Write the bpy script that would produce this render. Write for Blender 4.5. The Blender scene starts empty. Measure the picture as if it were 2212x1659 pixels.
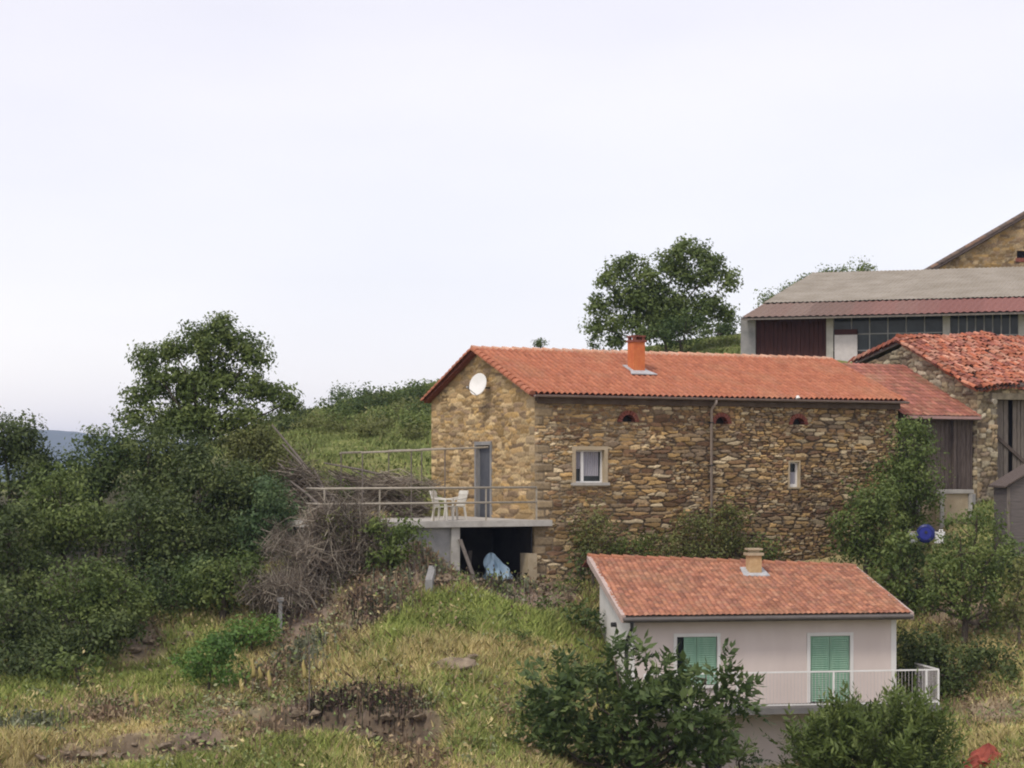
import bpy, math, random
import numpy as np

# ------------------------------------------------------------------ camera model
F, CX, HV = 4128.0, 1106.0, 1020.0          # focal length, centre column, horizon row of the 2212 px wide photo

def at(u, v, y):
    return np.array([(u - CX) * y / F, y, (HV - v) * y / F])

def hit(u, v, P, n):
    r = np.array([(u - CX) / F, 1.0, (HV - v) / F])
    return r * (np.dot(P, n) / np.dot(r, n))

sc = bpy.context.scene
col = sc.collection
R = np.random.default_rng(7)
random.seed(7)

# ------------------------------------------------------------------ numpy noise
def hsh(i, j, k=0):
    n = (np.asarray(i).astype(np.int64) * 374761393 + np.asarray(j).astype(np.int64) * 668265263 + k * 2147483647 + 1013) & 0x7fffffff
    n = ((n ^ (n >> 13)) * 1274126177) & 0x7fffffff
    n = ((n ^ (n >> 16)) * 73856093) & 0x7fffffff
    return ((n ^ (n >> 11)) & 0xffffff) / float(0xffffff)

def vn(x, y, sc_, k=0):
    x = np.asarray(x) / sc_; y = np.asarray(y) / sc_
    i = np.floor(x); j = np.floor(y); a = x - i; b = y - j
    a = a * a * (3 - 2 * a); b = b * b * (3 - 2 * b)
    return (hsh(i, j, k) * (1 - a) + hsh(i + 1, j, k) * a) * (1 - b) + (hsh(i, j + 1, k) * (1 - a) + hsh(i + 1, j + 1, k) * a) * b

def fbm(x, y, s, k=0):
    return 0.55 * vn(x, y, s, k) + 0.28 * vn(x, y, s / 2.1, k + 1) + 0.17 * vn(x, y, s / 4.3, k + 2)

def sst(a, b, x):
    t = np.clip((x - a) / (b - a), 0, 1)
    return t * t * (3 - 2 * t)

def unit(v):
    v = np.asarray(v, float)
    return v / (np.linalg.norm(v, axis=-1, keepdims=True) + 1e-12)

# ------------------------------------------------------------------ objects
ORG = {}

def tag(o, label=None, cat=None, group=None, kind=None):
    if label: o['label'] = label
    if cat: o['category'] = cat
    if group: o['group'] = group
    if kind: o['kind'] = kind
    return o

def thing(name, label, cat, loc=(0, 0, 0), group=None):
    o = bpy.data.objects.new(name, None)
    o.empty_display_size = 0.3
    col.objects.link(o)
    o.location = tuple(float(c) for c in loc)
    ORG[o.name] = np.array(loc, float)
    return tag(o, label, cat, group)

def mk(name, V, Fs, m, parent=None, cols=None, attr=None, smooth=False, loc=None):
    """One mesh object from world-space vertices."""
    V = np.asarray(V, float).reshape(-1, 3)
    org = ORG[parent.name] if parent is not None else (np.array(loc, float) if loc is not None else np.zeros(3))
    me = bpy.data.meshes.new(name)
    if isinstance(Fs, np.ndarray):
        k = Fs.shape[1]; n = len(Fs)
        me.vertices.add(len(V)); me.vertices.foreach_set('co', (V - org).astype(np.float32).ravel())
        me.loops.add(n * k); me.loops.foreach_set('vertex_index', Fs.astype(np.int32).ravel())
        me.polygons.add(n); me.polygons.foreach_set('loop_start', np.arange(0, n * k, k, dtype=np.int32))
        me.polygons.foreach_set('loop_total', np.full(n, k, dtype=np.int32))
        me.update(calc_edges=True)
    else:
        me.from_pydata([tuple(p) for p in (V - org)], [], Fs)
        me.update()
    if cols is not None:
        a = me.attributes.new('Col', 'FLOAT_COLOR', 'POINT')
        c4 = np.ones((len(V), 4), np.float32); c4[:, :3] = cols
        a.data.foreach_set('color', c4.ravel())
    if attr is not None:
        a = me.attributes.new('tint', 'FLOAT', 'POINT')
        a.data.foreach_set('value', np.asarray(attr, np.float32))
    if smooth:
        me.polygons.foreach_set('use_smooth', np.ones(len(me.polygons), bool))
    me.materials.append(m)
    o = bpy.data.objects.new(name, me)
    col.objects.link(o)
    if parent is not None:
        o.parent = parent
    else:
        o.location = tuple(org)
    ORG[o.name] = org
    return o

def copy_thing(root, loc, rot=None, scale=None):
    def cp(o, par):
        c = o.copy(); col.objects.link(c)
        if par is not None: c.parent = par
        for ch in o.children: cp(ch, c)
        return c
    c = cp(root, None)
    c.location = tuple(float(q) for q in loc)
    ORG[c.name] = np.array(loc, float)
    if rot is not None: c.rotation_euler = rot
    if scale is not None: c.scale = scale
    return c

class Fr:
    """A building's frame: s along its front, w into its depth, z up."""
    def __init__(s_, P, ang):
        s_.P = np.array([P[0], P[1], 0.0]); a = math.radians(ang)
        s_.d = np.array([math.cos(a), math.sin(a), 0]); s_.g = np.array([-math.sin(a), math.cos(a), 0]); s_.ang = a
    def p(s_, s, w, z):
        s = np.asarray(s, float); w = np.asarray(w, float); z = np.asarray(z, float)
        s, w, z = np.broadcast_arrays(s, w, z)
        return s_.P + s[..., None] * s_.d + w[..., None] * s_.g + z[..., None] * np.array([0, 0, 1.0])
    def front(s_, u, v, w0=0.0):
        q = hit(u, v, s_.p(0, w0, 0), s_.g) - s_.P
        return float(np.dot(q, s_.d)), float(q[2])
    def side(s_, u, v, s0=0.0):
        q = hit(u, v, s_.p(s0, 0, 0), s_.d) - s_.P
        return float(np.dot(q, s_.g)), float(q[2])

class MB:
    def __init__(s_): s_.V = []; s_.F = []; s_.C = []
    def add(s_, V, Fs, c=None):
        b = len(s_.V)
        s_.V.extend([tuple(p) for p in np.asarray(V, float)]); s_.F.extend([tuple(i + b for i in f) for f in Fs])
        s_.C.extend([c if c is not None else (1, 1, 1)] * len(V))
        return s_
    def box(s_, fr, a0, a1, w0, w1, z0, z1, c=None):
        V = [fr.p(a, w, z) for z in (z0, z1) for w in (w0, w1) for a in (a0, a1)]
        return s_.add(V, [(0, 2, 3, 1), (4, 5, 7, 6), (0, 1, 5, 4), (2, 6, 7, 3), (0, 4, 6, 2), (1, 3, 7, 5)], c)
    def prism(s_, A, B, c=None):
        """solid between two matching loops of points"""
        n = len(A); V = list(A) + list(B)
        Fs = [tuple(range(n))[::-1], tuple(range(n, 2 * n))] + [(i, (i + 1) % n, n + (i + 1) % n, n + i) for i in range(n)]
        return s_.add(V, Fs, c)
    def tube(s_, pts, rad, n=6, c=None, cap=True):
        pts = np.asarray(pts, float); k = len(pts)
        rad = np.full(k, rad) if np.isscalar(rad) else np.asarray(rad, float)
        T = np.gradient(pts, axis=0) if k > 2 else np.array([pts[1] - pts[0]] * 2)
        T = unit(T)
        up = np.array([0, 0, 1.0]) if abs(T[0][2]) < 0.9 else np.array([1.0, 0, 0])
        V = []
        for i in range(k):
            a = unit(np.cross(T[i], up)); b = np.cross(a, T[i])
            for j in range(n):
                th = 2 * math.pi * j / n
                V.append(pts[i] + rad[i] * (a * math.cos(th) + b * math.sin(th)))
        Fs = [(i * n + j, i * n + (j + 1) % n, (i + 1) * n + (j + 1) % n, (i + 1) * n + j) for i in range(k - 1) for j in range(n)]
        if cap: Fs += [tuple(range(n))[::-1], tuple(range((k - 1) * n, k * n))]
        return s_.add(V, Fs, c)
    def build(s_, name, m, parent=None, smooth=False, loc=None, cols=False):
        return mk(name, s_.V, s_.F, m, parent, smooth=smooth, loc=loc, cols=np.array(s_.C) if cols else None)

# ------------------------------------------------------------------ materials
def newmat(name):
    m = bpy.data.materials.new(name); m.use_nodes = True
    nt = m.node_tree; b = nt.nodes['Principled BSDF']
    b.inputs['Specular IOR Level'].default_value = 0.25
    return m, nt, b

def N(nt, t, **kw):
    n = nt.nodes.new(t)
    for k, v in kw.items(): setattr(n, k, v)
    return n

def rgba(c): return (c[0], c[1], c[2], 1.0)

def pm(name, c1, c2, scale=4.0, rough=0.85, bump=0.3, bscale=None, stretch=(1, 1, 1), metal=0.0, c3=None):
    """two or three colours mixed by noise, with bump"""
    m, nt, b = newmat(name); L = nt.links.new
    tc = N(nt, 'ShaderNodeTexCoord'); mp = N(nt, 'ShaderNodeMapping'); mp.inputs['Scale'].default_value = stretch
    L(tc.outputs['Object'], mp.inputs['Vector'])
    nz = N(nt, 'ShaderNodeTexNoise'); nz.inputs['Scale'].default_value = scale; nz.inputs['Detail'].default_value = 6; nz.inputs['Roughness'].default_value = 0.65
    L(mp.outputs[0], nz.inputs['Vector'])
    cr = N(nt, 'ShaderNodeValToRGB'); e = cr.color_ramp.elements
    e[0].position = 0.33; e[0].color = rgba(c1); e[1].position = 0.67; e[1].color = rgba(c2)
    if c3 is not None:
        x = e.new(0.82); x.color = rgba(c3)
    L(nz.outputs['Fac'], cr.inputs[0]); L(cr.outputs[0], b.inputs['Base Color'])
    b.inputs['Roughness'].default_value = rough; b.inputs['Metallic'].default_value = metal
    if bump:
        n2 = N(nt, 'ShaderNodeTexNoise'); n2.inputs['Scale'].default_value = bscale or scale * 4; n2.inputs['Detail'].default_value = 5
        L(mp.outputs[0], n2.inputs['Vector'])
        bp = N(nt, 'ShaderNodeBump'); bp.inputs['Strength'].default_value = bump; bp.inputs['Distance'].default_value = 0.02
        L(n2.outputs['Fac'], bp.inputs['Height']); L(bp.outputs[0], b.inputs['Normal'])
    return m

def am(name, scale=9.0, amount=0.45, rough=0.9, bump=0.5, dist=0.02):
    """colour carried by the mesh (stone by stone, tile by tile), broken up by fine noise"""
    m, nt, b = newmat(name); L = nt.links.new
    at_ = N(nt, 'ShaderNodeAttribute', attribute_name='Col')
    tc = N(nt, 'ShaderNodeTexCoord')
    nz = N(nt, 'ShaderNodeTexNoise'); nz.inputs['Scale'].default_value = scale; nz.inputs['Detail'].default_value = 7; nz.inputs['Roughness'].default_value = 0.7
    L(tc.outputs['Object'], nz.inputs['Vector'])
    mr = N(nt, 'ShaderNodeMapRange'); mr.inputs['From Min'].default_value = 0.3; mr.inputs['From Max'].default_value = 0.7
    mr.inputs['To Min'].default_value = 1 - amount; mr.inputs['To Max'].default_value = 1 + amount
    L(nz.outputs['Fac'], mr.inputs['Value'])
    mx = N(nt, 'ShaderNodeVectorMath', operation='SCALE')
    L(at_.outputs['Color'], mx.inputs[0]); L(mr.outputs[0], mx.inputs['Scale']); L(mx.outputs[0], b.inputs['Base Color'])
    b.inputs['Roughness'].default_value = rough
    if bump:
        bp = N(nt, 'ShaderNodeBump'); bp.inputs['Strength'].default_value = bump; bp.inputs['Distance'].default_value = dist
        L(nz.outputs['Fac'], bp.inputs['Height']); L(bp.outputs[0], b.inputs['Normal'])
    return m

def leafmat(name, c0, c1, c2, trans=0.25, rough=0.55):
    m, nt, b = newmat(name); L = nt.links.new
    at_ = N(nt, 'ShaderNodeAttribute', attribute_name='tint')
    cr = N(nt, 'ShaderNodeValToRGB'); e = cr.color_ramp.elements
    e[0].position = 0.0; e[0].color = rgba(c0); e[1].position = 1.0; e[1].color = rgba(c2); x = e.new(0.5); x.color = rgba(c1)
    L(at_.outputs['Fac'], cr.inputs[0]); L(cr.outputs[0], b.inputs['Base Color'])
    b.inputs['Roughness'].default_value = rough; b.inputs['Specular IOR Level'].default_value = 0.3
    tr = N(nt, 'ShaderNodeBsdfTranslucent'); L(cr.outputs[0], tr.inputs['Color'])
    mx = N(nt, 'ShaderNodeMixShader'); mx.inputs[0].default_value = trans
    L(b.outputs[0], mx.inputs[1]); L(tr.outputs[0], mx.inputs[2]); L(mx.outputs[0], nt.nodes['Material Output'].inputs['Surface'])
    return m

M = {}
M['stone'] = am('rubble_stone', 14, 0.35, 0.95, 0.6, 0.015)
M['tile'] = am('clay_tile', 11, 0.22, 0.85, 0.3, 0.006)
M['ground'] = am('hill_soil', 3.5, 0.4, 1.0, 0.8, 0.05)
M['grass'] = am('grass_blades', 2.0, 0.12, 0.8, 0)
M['rock'] = pm('rock', (.12, .09, .065), (.30, .24, .17), 5, .98, 1.0, 9, c3=(.36, .33, .25))
M['concrete'] = pm('concrete', (.34, .32, .29), (.50, .48, .44), 2.2, .9, .25, 20)
M['old_concrete'] = pm('weathered_concrete', (.20, .20, .20), (.33, .32, .31), 1.6, .95, .3, 16)
M['render_tan'] = pm('tan_render', (.36, .29, .19), (.46, .38, .27), 3, .95, .3)
M['pink'] = pm('pink_render', (.635, .545, .50), (.69, .60, .55), 1.0, .9, .12, 60, (1.6, 1.6, .6), c3=(.65, .565, .52))
M['pale_trim'] = pm('pale_trim', (.70, .68, .64), (.78, .76, .73), 2, .7, .05)
M['white'] = pm('white_paint', (.74, .73, .70), (.82, .81, .79), 3, .5, .03)
M['plastic'] = pm('white_plastic', (.50, .475, .42), (.60, .58, .52), 4, .4, .02)
M['green_shutter'] = pm('green_shutter', (.21, .37, .265), (.29, .45, .33), 3, .7, .12, 30, (3, 3, .5))
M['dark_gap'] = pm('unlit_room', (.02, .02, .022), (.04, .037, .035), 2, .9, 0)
M['cavity'] = pm('shaded_cellar_earth', (.035, .028, .024), (.075, .06, .05), 2, 1, .3)
M['wood_dark'] = pm('dark_planks', (.06, .045, .04), (.15, .12, .105), 5, .9, .5, 12, (6, 6, .5))
M['wood_old'] = pm('grey_weathered_wood', (.10, .085, .075), (.22, .19, .165), 4, .9, .5, 14, (7, 7, .6))
M['wood_red'] = pm('red_brown_door', (.035, .013, .012), (.075, .028, .024), 3, .8, .3, 10, (7, 7, .5))
M['wood_beam'] = pm('pale_beam', (.17, .14, .10), (.30, .26, .19), 4, .9, .4)
M['gutter'] = pm('gutter_metal', (.22, .17, .155), (.30, .235, .21), 2, .5, .05)
M['pipe'] = pm('downpipe_paint', (.33, .27, .23), (.42, .35, .30), 2, .6, .05)
M['darkmetal'] = pm('dark_metal', (.03, .03, .032), (.055, .055, .055), 4, .5, .05)
M['rail'] = pm('galvanised_rail', (.30, .265, .21), (.40, .36, .295), 6, .55, .1)
M['lead'] = pm('lead_flashing', (.34, .36, .38), (.52, .53, .54), 6, .5, .2)
M['orange_brick'] = pm('orange_chimney', (.50, .13, .05), (.60, .20, .075), 5, .9, .4)
M['tan_brick'] = pm('tan_chimney', (.42, .27, .13), (.55, .39, .22), 6, .9, .4)
M['red_brick'] = pm('red_brick', (.16, .05, .04), (.27, .10, .07), 8, .95, .4)
M['fibre'] = pm('fibre_cement', (.24, .21, .165), (.34, .305, .255), .8, .95, .25, 12, c3=(.29, .26, .165))
M['glass'] = pm('dark_glass', (.015, .02, .022), (.035, .045, .05), 2, .12, 0)
M['curtain'] = pm('grey_curtain', (.30, .29, .33), (.42, .41, .45), 6, .9, .4, 14, (14, 14, .4))
M['door_grey'] = pm('blue_grey_door', (.07, .075, .09), (.10, .105, .12), 3, .6, .1)
M['bark'] = pm('bark', (.055, .043, .033), (.14, .115, .09), 8, .95, .6, 20, (3, 3, .7))
M['stick'] = am('dead_sticks', 6, .3, .95, 0)
M['blue'] = pm('blue_plastic', (.012, .018, .10), (.02, .028, .16), 3, .35, .05)
M['sack'] = pm('pale_blue_sheet', (.30, .45, .58), (.46, .60, .70), 3, .6, .4)
M['red_tarp'] = pm('red_sheet', (.20, .04, .03), (.40, .10, .06), 3, .7, .3)
M['shed_wall'] = pm('grey_boards', (.10, .088, .085), (.155, .135, .13), 3, .9, .3, 12, (.6, .6, 7))
M['yellow'] = pm('yellow_flower', (.34, .27, .09), (.44, .36, .15), 9, .8, .2)
M['hill'] = pm('wooded_hill', (.03, .05, .03), (.07, .09, .05), .008, 1, 0)
M['brown_gutter'] = pm('brown_gutter', (.10, .09, .085), (.14, .125, .115), 3, .5, .05)
M['dull_slab'] = pm('dull_slab', (.15, .145, .14), (.22, .21, .20), 2, .9, .3, 16)
M['bars'] = pm('dull_bar_paint', (.50, .46, .45), (.60, .56, .55), 5, .6, .02)
LEAF = {
    'dark': leafmat('dark_leaves', (.040, .062, .018), (.078, .110, .032), (.145, .180, .056), .3),
    'mid': leafmat('mid_leaves', (.065, .100, .024), (.125, .172, .044), (.20, .245, .072), .3),
    'fresh': leafmat('fresh_leaves', (.060, .125, .026), (.11, .21, .042), (.17, .275, .065), .3),
    'olive': leafmat('olive_leaves', (.090, .105, .030), (.15, .168, .050), (.23, .235, .085), .3),
    'deep': leafmat('deep_green_leaves', (.046, .078, .024), (.090, .135, .042), (.16, .205, .068), .3),
    'bluish': leafmat('blue_green_leaves', (.046, .084, .032), (.086, .142, .054), (.15, .21, .084), .3),
}

# ------------------------------------------------------------------ terrain
CP = [  # photo column, photo row, distance
    (0, 1700, 39), (500, 1705, 39), (900, 1712, 40), (-300, 1720, 39), (0, 1590, 45), (300, 1560, 46.5), (600, 1530, 48), (0, 1490, 50), (-300, 1540, 48),
    (300, 1420, 53.5), (450, 1330, 56), (600, 1345, 55.5), (800, 1500, 48.5), (1000, 1560, 46), (1000, 1440, 51.5), (800, 1390, 53.5), (1000, 1340, 55.5), (1000, 1275, 57.5),
    (1180, 1300, 57.5), (1200, 1400, 53.5), (1130, 1500, 49.5), (1150, 1620, 45), (1250, 1470, 52), (1250, 1330, 57.5), (1150, 1265, 59), (1060, 1255, 59.5),
    (1400, 1290, 60.5), (1600, 1270, 61.5), (1800, 1260, 63), (1950, 1260, 63),
    (1400, 1775, 46), (1650, 1800, 48), (1900, 1790, 48), (1450, 1700, 52), (1700, 1720, 52), (1900, 1700, 52), (1650, 1480, 57.5), (1900, 1440, 58),
    (2050, 1580, 53), (2150, 1590, 51), (2150, 1700, 46), (2250, 1560, 52), (2150, 1450, 55.5), (2250, 1430, 56), (2150, 1365, 58.5), (2050, 1350, 59.5),
    (2050, 1200, 63.5), (2065, 1112, 66.5), (2180, 1110, 66), (2350, 1110, 66), (2400, 1400, 57), (2400, 1600, 50),
    (0, 1310, 58), (-300, 1330, 57), (0, 1160, 66), (-300, 1160, 66), (300, 1260, 60), (300, 1090, 70), (520, 1180, 62.5), (520, 1060, 69),
    (845, 1192, 57.2), (930, 1206, 57.9), (780, 1220, 56.9), (720, 1240, 56.6), (985, 1238, 58.2),
    (640, 1230, 58), (700, 1130, 60.5), (640, 1070, 65), (800, 1110, 62), (900, 1115, 64), (930, 1040, 69),
    (700, 1000, 70), (850, 985, 72), (930, 975, 74), (640, 950, 78), (850, 905, 84), (930, 880, 87), (930, 838, 95), (800, 862, 95), (690, 885, 95), (580, 915, 93),
    (400, 985, 92), (200, 1030, 92), (0, 1060, 92), (-300, 1080, 92),
    (1100, 790, 95), (1300, 772, 95), (1550, 742, 93), (1610, 772, 86), (1700, 790, 84), (1900, 800, 83), (2250, 800, 83), (1500, 800, 84), (1250, 840, 84), (1800, 690, 103), (2200, 650, 106),
    (1200, 960, 74), (1500, 920, 76), (1900, 900, 77), (2200, 900, 78),
    (930, 860, 112), (600, 960, 112), (0, 1100, 112), (1400, 780, 112),
]
P3 = np.array([at(*c) for c in CP])
EX = np.array([[0, 0, -1.75], [-12, 0, -1.9], [12, 0, -1.9], [0, -15, -1.5], [0, 6, -5], [0, 18, -9.5], [-25, 18, -9.5], [25, 18, -10], [0, 30, -8.4], [-25, 30, -8.3], [22, 32, -9.5], [8, 36, -9]])
P3 = np.vstack([P3, EX])

def _tps(a, b):
    r2 = ((a[:, None, :] - b[None]) ** 2).sum(-1)
    return 0.5 * r2 * np.log(r2 + 1e-9)
_n = len(P3)
_A = np.zeros((_n + 3, _n + 3)); _A[:_n, :_n] = _tps(P3[:, :2], P3[:, :2]) + np.eye(_n) * 0.6
_A[:_n, _n] = 1; _A[:_n, _n + 1:] = P3[:, :2]; _A[_n:, :_n] = _A[:_n, _n:].T
_W = np.linalg.solve(_A, np.concatenate([P3[:, 2], np.zeros(3)]))

def H0(x, y):
    x = np.asarray(x, float); y = np.asarray(y, float); sh = x.shape
    q = np.stack([x.ravel(), y.ravel()], 1); out = np.empty(len(q))
    for i in range(0, len(q), 20000):
        b = q[i:i + 20000]
        out[i:i + 20000] = _tps(b, P3[:, :2]) @ _W[:_n] + _W[_n] + b @ _W[_n + 1:]
    return out.reshape(sh)

LEDGE = [(at(600, 1512, 47.9)[:2], at(930, 1530, 47.0)[:2], 1.15, 0.3), (at(60, 1628, 43.4)[:2], at(500, 1582, 44.9)[:2], 0.6, 0.45),
         (at(250, 1385, 54)[:2], at(420, 1355, 55.2)[:2], 0.35, 0.4)]

def H(x, y):
    x = np.asarray(x, float); y = np.asarray(y, float)
    z = H0(x, y)
    ca, sa = math.cos(math.radians(25)), math.sin(math.radians(25))      # dug-out floor under the terrace
    hs, hw = (x - .71) * ca + (y - 60) * sa, -(x - .71) * sa + (y - 60) * ca
    dug = sst(-3.6, -2.6, hs) * (1 - sst(.2, .6, hs)) * sst(-.3, .5, hw) * (1 - sst(6, 7, hw))
    z = z * (1 - dug) + np.minimum(z, -3.75) * dug
    z = z + (fbm(x, y, 2.6, 40) - .5) * 0.34 + (vn(x, y, .5, 44) - .5) * 0.10
    m0, m1 = at(585, 1425, 52.3)[:2], at(935, 1250, 58)[:2]
    ml = math.hypot(m1[0] - m0[0], m1[1] - m0[1]); mx, my = (m1[0] - m0[0]) / ml, (m1[1] - m0[1]) / ml
    ma = (x - m0[0]) * mx + (y - m0[1]) * my; md = (x - m0[0]) * my - (y - m0[1]) * mx + (vn(x, y, 1.1, 55) - .5) * .7
    z = z + .55 * sst(-.25, .45, md) * (1 - sst(2.0, 7.0, md)) * sst(-1.5, 1.0, ma) * (1 - sst(ml - .8, ml + .4, ma))
    for a, b, amp, sh in LEDGE:           # small eroded banks: the ground drops on the near side of the line
        t = np.clip((x - a[0]) / (b[0] - a[0]), -0.3, 1.3)
        yl = a[1] + (b[1] - a[1]) * t + (vn(x, y, .9, 50) - .5) * 0.9
        inside = sst(-0.25, 0.1, t) * (1 - sst(0.9, 1.25, t))
        dy = yl - y
        z = z - amp * inside * sst(0, sh, dy) * (1 - sst(2.2, 4.5, dy))
    far = np.maximum(sst(112, 170, y), np.maximum(sst(34, 75, np.abs(x)), sst(15, 60, -y)))
    return z * (1 - far) + (-22.0 + (fbm(x, y, 60, 3) - .5) * 8) * far

def ground_at(u, v, y0=38, y1=110):
    ys = np.linspace(y0, y1, 1500)
    x = (u - CX) * ys / F; zr = (HV - v) * ys / F
    h = H(x, ys); k = np.where(h >= zr)[0]
    i = k[0] if len(k) else len(ys) - 1
    return np.array([x[i], ys[i], h[i]])

# zones of bare soil / green / straw: world-space blobs (x, y, radius, r, kind weight)
def blob(u, v, ru, y=None):
    g = ground_at(u, v)
    return g[0], g[1], ru * g[1] / F
GREEN = [blob(u, v, r) + (k,) for u, v, r, k in [(950, 1330, 110, 1.1), (1100, 1330, 100, 1.1), (1180, 1350, 70, .9), (860, 1350, 60, .7), (330, 1470, 90, .9), (420, 1440, 70, .8), (60, 1500, 70, .5), (1050, 1600, 100, .7), (1000, 1540, 60, .5), (500, 1400, 60, .6), (160, 1560, 60, .5)]]
STRAW = [blob(u, v, r) + (k,) for u, v, r, k in [(780, 1375, 45, .9), (1000, 1395, 70, 1.0), (1130, 1400, 60, 1.0), (1220, 1400, 60, .9), (900, 1395, 60, .8), (500, 1320, 50, .9), (720, 1400, 50, .6), (60, 1650, 120, .8), (300, 1610, 70, .7), (860, 1640, 120, .6), (2150, 1400, 60, 1.2), (2150, 1590, 90, .9), (1010, 1280, 60, .6)]]
SOIL = [blob(u, v, r) + (k,) for u, v, r, k in [(850, 1270, 60, 1.3), (800, 1290, 60, 1.3), (1000, 1260, 60, 1.1), (1110, 1268, 80, 1.5), (1190, 1290, 50, 1.2), (960, 1240, 50, 1.2), (250, 1530, 70, .6), (480, 1540, 90, .6), (790, 1570, 90, 1.2), (300, 1390, 60, .8), (640, 1580, 80, .8), (40, 1570, 60, .7), (1000, 1455, 40, .5), (650, 1330, 60, 1.2), (2110, 1345, 80, 1.0), (280, 1625, 60, 1.0), (430, 1605, 60, 1.0), (150, 1645, 50, .8), (700, 1560, 70, 1.2), (900, 1560, 60, .8), (2150, 1540, 70, .9), (880, 1215, 60, .9)]]

def wsum(Bs, x, y):
    o = np.zeros_like(x)
    for bx, by, br, k in Bs:
        o = o + k * np.exp(-(((x - bx) / br) ** 2 + ((y - by) / (br * 1.5)) ** 2))
    return o

def zones(x, y):
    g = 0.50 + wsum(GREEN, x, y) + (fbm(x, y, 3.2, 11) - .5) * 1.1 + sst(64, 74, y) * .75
    s = 0.42 + .8 * wsum(STRAW, x, y) + (fbm(x, y, 2.4, 21) - .5) * 1.2
    b = 0.26 + wsum(SOIL, x, y) + (fbm(x, y, 1.9, 31) - .5) * 1.1 - sst(64, 74, y) * .3
    w = np.exp(5.0 * np.stack([g, s, b], -1)); w /= w.sum(-1, keepdims=True)
    return w

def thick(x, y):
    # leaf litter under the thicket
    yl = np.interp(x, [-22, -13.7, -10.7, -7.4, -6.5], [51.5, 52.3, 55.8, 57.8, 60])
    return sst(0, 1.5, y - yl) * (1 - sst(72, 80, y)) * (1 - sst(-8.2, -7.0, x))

def axis(a, b, lo, hi, step):
    return np.concatenate([np.geomspace(1, lo - a + 1, 14)[::-1][:-1] * -1 + lo + 1, np.arange(lo, hi, step), np.geomspace(1, b - hi + 1, 14) + hi - 1])
gx = axis(-2400, 2400, -26, 26, .22)
gy = np.concatenate([np.linspace(-300, -20, 8), np.linspace(-15, 33, 40), np.arange(33.5, 66, .2), np.arange(66, 118, .45), np.geomspace(120, 4700, 28)])
X, Y = np.meshgrid(gx, gy)
Z = H(X, Y)
w = zones(X, Y)
cg, cs, cb = np.array([.19, .21, .065]), np.array([.38, .30, .145]), np.array([.24, .185, .145])
Cc = w[..., 0:1] * cg + w[..., 1:2] * cs + w[..., 2:3] * cb
Cc = Cc * (0.75 + 0.5 * vn(X, Y, .6, 77))[..., None]
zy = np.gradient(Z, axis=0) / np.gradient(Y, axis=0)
st_ = (sst(.75, 1.6, zy) * (Y < 60) * (Y > 40))[..., None]       # darker brown on steep bank faces paints in their shade
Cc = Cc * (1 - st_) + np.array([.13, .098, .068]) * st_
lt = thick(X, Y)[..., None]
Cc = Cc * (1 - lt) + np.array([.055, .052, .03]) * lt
nx_, ny_ = len(gx), len(gy)
I = np.arange(nx_ * ny_).reshape(ny_, nx_)
Q = np.stack([I[:-1, :-1], I[:-1, 1:], I[1:, 1:], I[1:, :-1]], -1).reshape(-1, 4)
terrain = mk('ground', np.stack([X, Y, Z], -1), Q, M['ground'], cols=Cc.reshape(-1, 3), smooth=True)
tag(terrain, 'dry grassy hillside of soil and thin turf', 'ground', kind='structure')

# far wooded hills
KH = 2.4
hx = np.linspace(-900, 900, 260); hy = np.linspace(1150, 1900, 60)
HX, HY = np.meshgrid(hx, hy)
prof = 17 * np.exp(-((HX + 372) / 55) ** 2) + 18 * np.exp(-((HX + 250) / 110) ** 2) + 16 * np.exp(-((HX + 560) / 160) ** 2) + 6
HZ = (-24 + (prof + 24) * np.exp(-((HY - 1520) / 190.0) ** 2) + (fbm(HX, HY, 16, 5) - .5) * 7.0) * KH
HX, HY = HX * KH, HY * KH
I = np.arange(HX.size).reshape(HX.shape)
hills = mk('hills', np.stack([HX, HY, HZ], -1), np.stack([I[:-1, :-1], I[:-1, 1:], I[1:, 1:], I[1:, :-1]], -1).reshape(-1, 4), M['hill'], smooth=True)
tag(hills, 'far wooded hill fading to blue beyond the trees', 'hills', kind='structure')

# ------------------------------------------------------------------ stone walls
def voro(s, t, cw, ch, k):
    t = t + (vn(s, t, cw * 3, k + 7) - .5) * ch * .8
    s = s + (vn(s, t, ch * 1.5, k + 8) - .5) * ch * .5; t = t + (vn(s, t, ch * 1.6, k + 9) - .5) * ch * .4
    row = np.floor(t / ch)
    best = np.full(s.shape, 9.0); sec = np.full(s.shape, 9.0); bi = np.zeros(s.shape); bj = np.zeros(s.shape)
    for dj in (-1, 0, 1):
        rj = row + dj
        cwr = cw * (0.6 + 0.85 * hsh(rj, 0, k + 3))
        off = hsh(rj, 5, k + 4) * cwr
        ci0 = np.floor((s + off) / cwr)
        for di in (-1, 0, 1):
            ci = ci0 + di
            cx = (ci + .5 + (hsh(ci, rj, k) - .5) * .75) * cwr - off
            cy = (rj + .5 + (hsh(ci, rj, k + 1) - .5) * .6) * ch
            dd = (np.abs((s - cx) / cwr) ** 3.4 + np.abs((t - cy) / (ch * (.7 + .6 * hsh(ci, rj, k + 2)))) ** 3.4) ** (1 / 3.4)
            nb = dd < best
            sec = np.where(nb, best, np.minimum(sec, dd)); best = np.where(nb, dd, best)
            bi = np.where(nb, ci, bi); bj = np.where(nb, rj, bj)
    return sec - best, bi, bj

PAL = np.array([1.06, 1.02, .96]) * np.array([[.33, .23, .115], [.27, .18, .09], [.42, .32, .185], [.21, .135, .075], [.30, .225, .14], [.38, .26, .12], [.24, .185, .13], [.46, .385, .26], [.17, .105, .065]])

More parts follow.
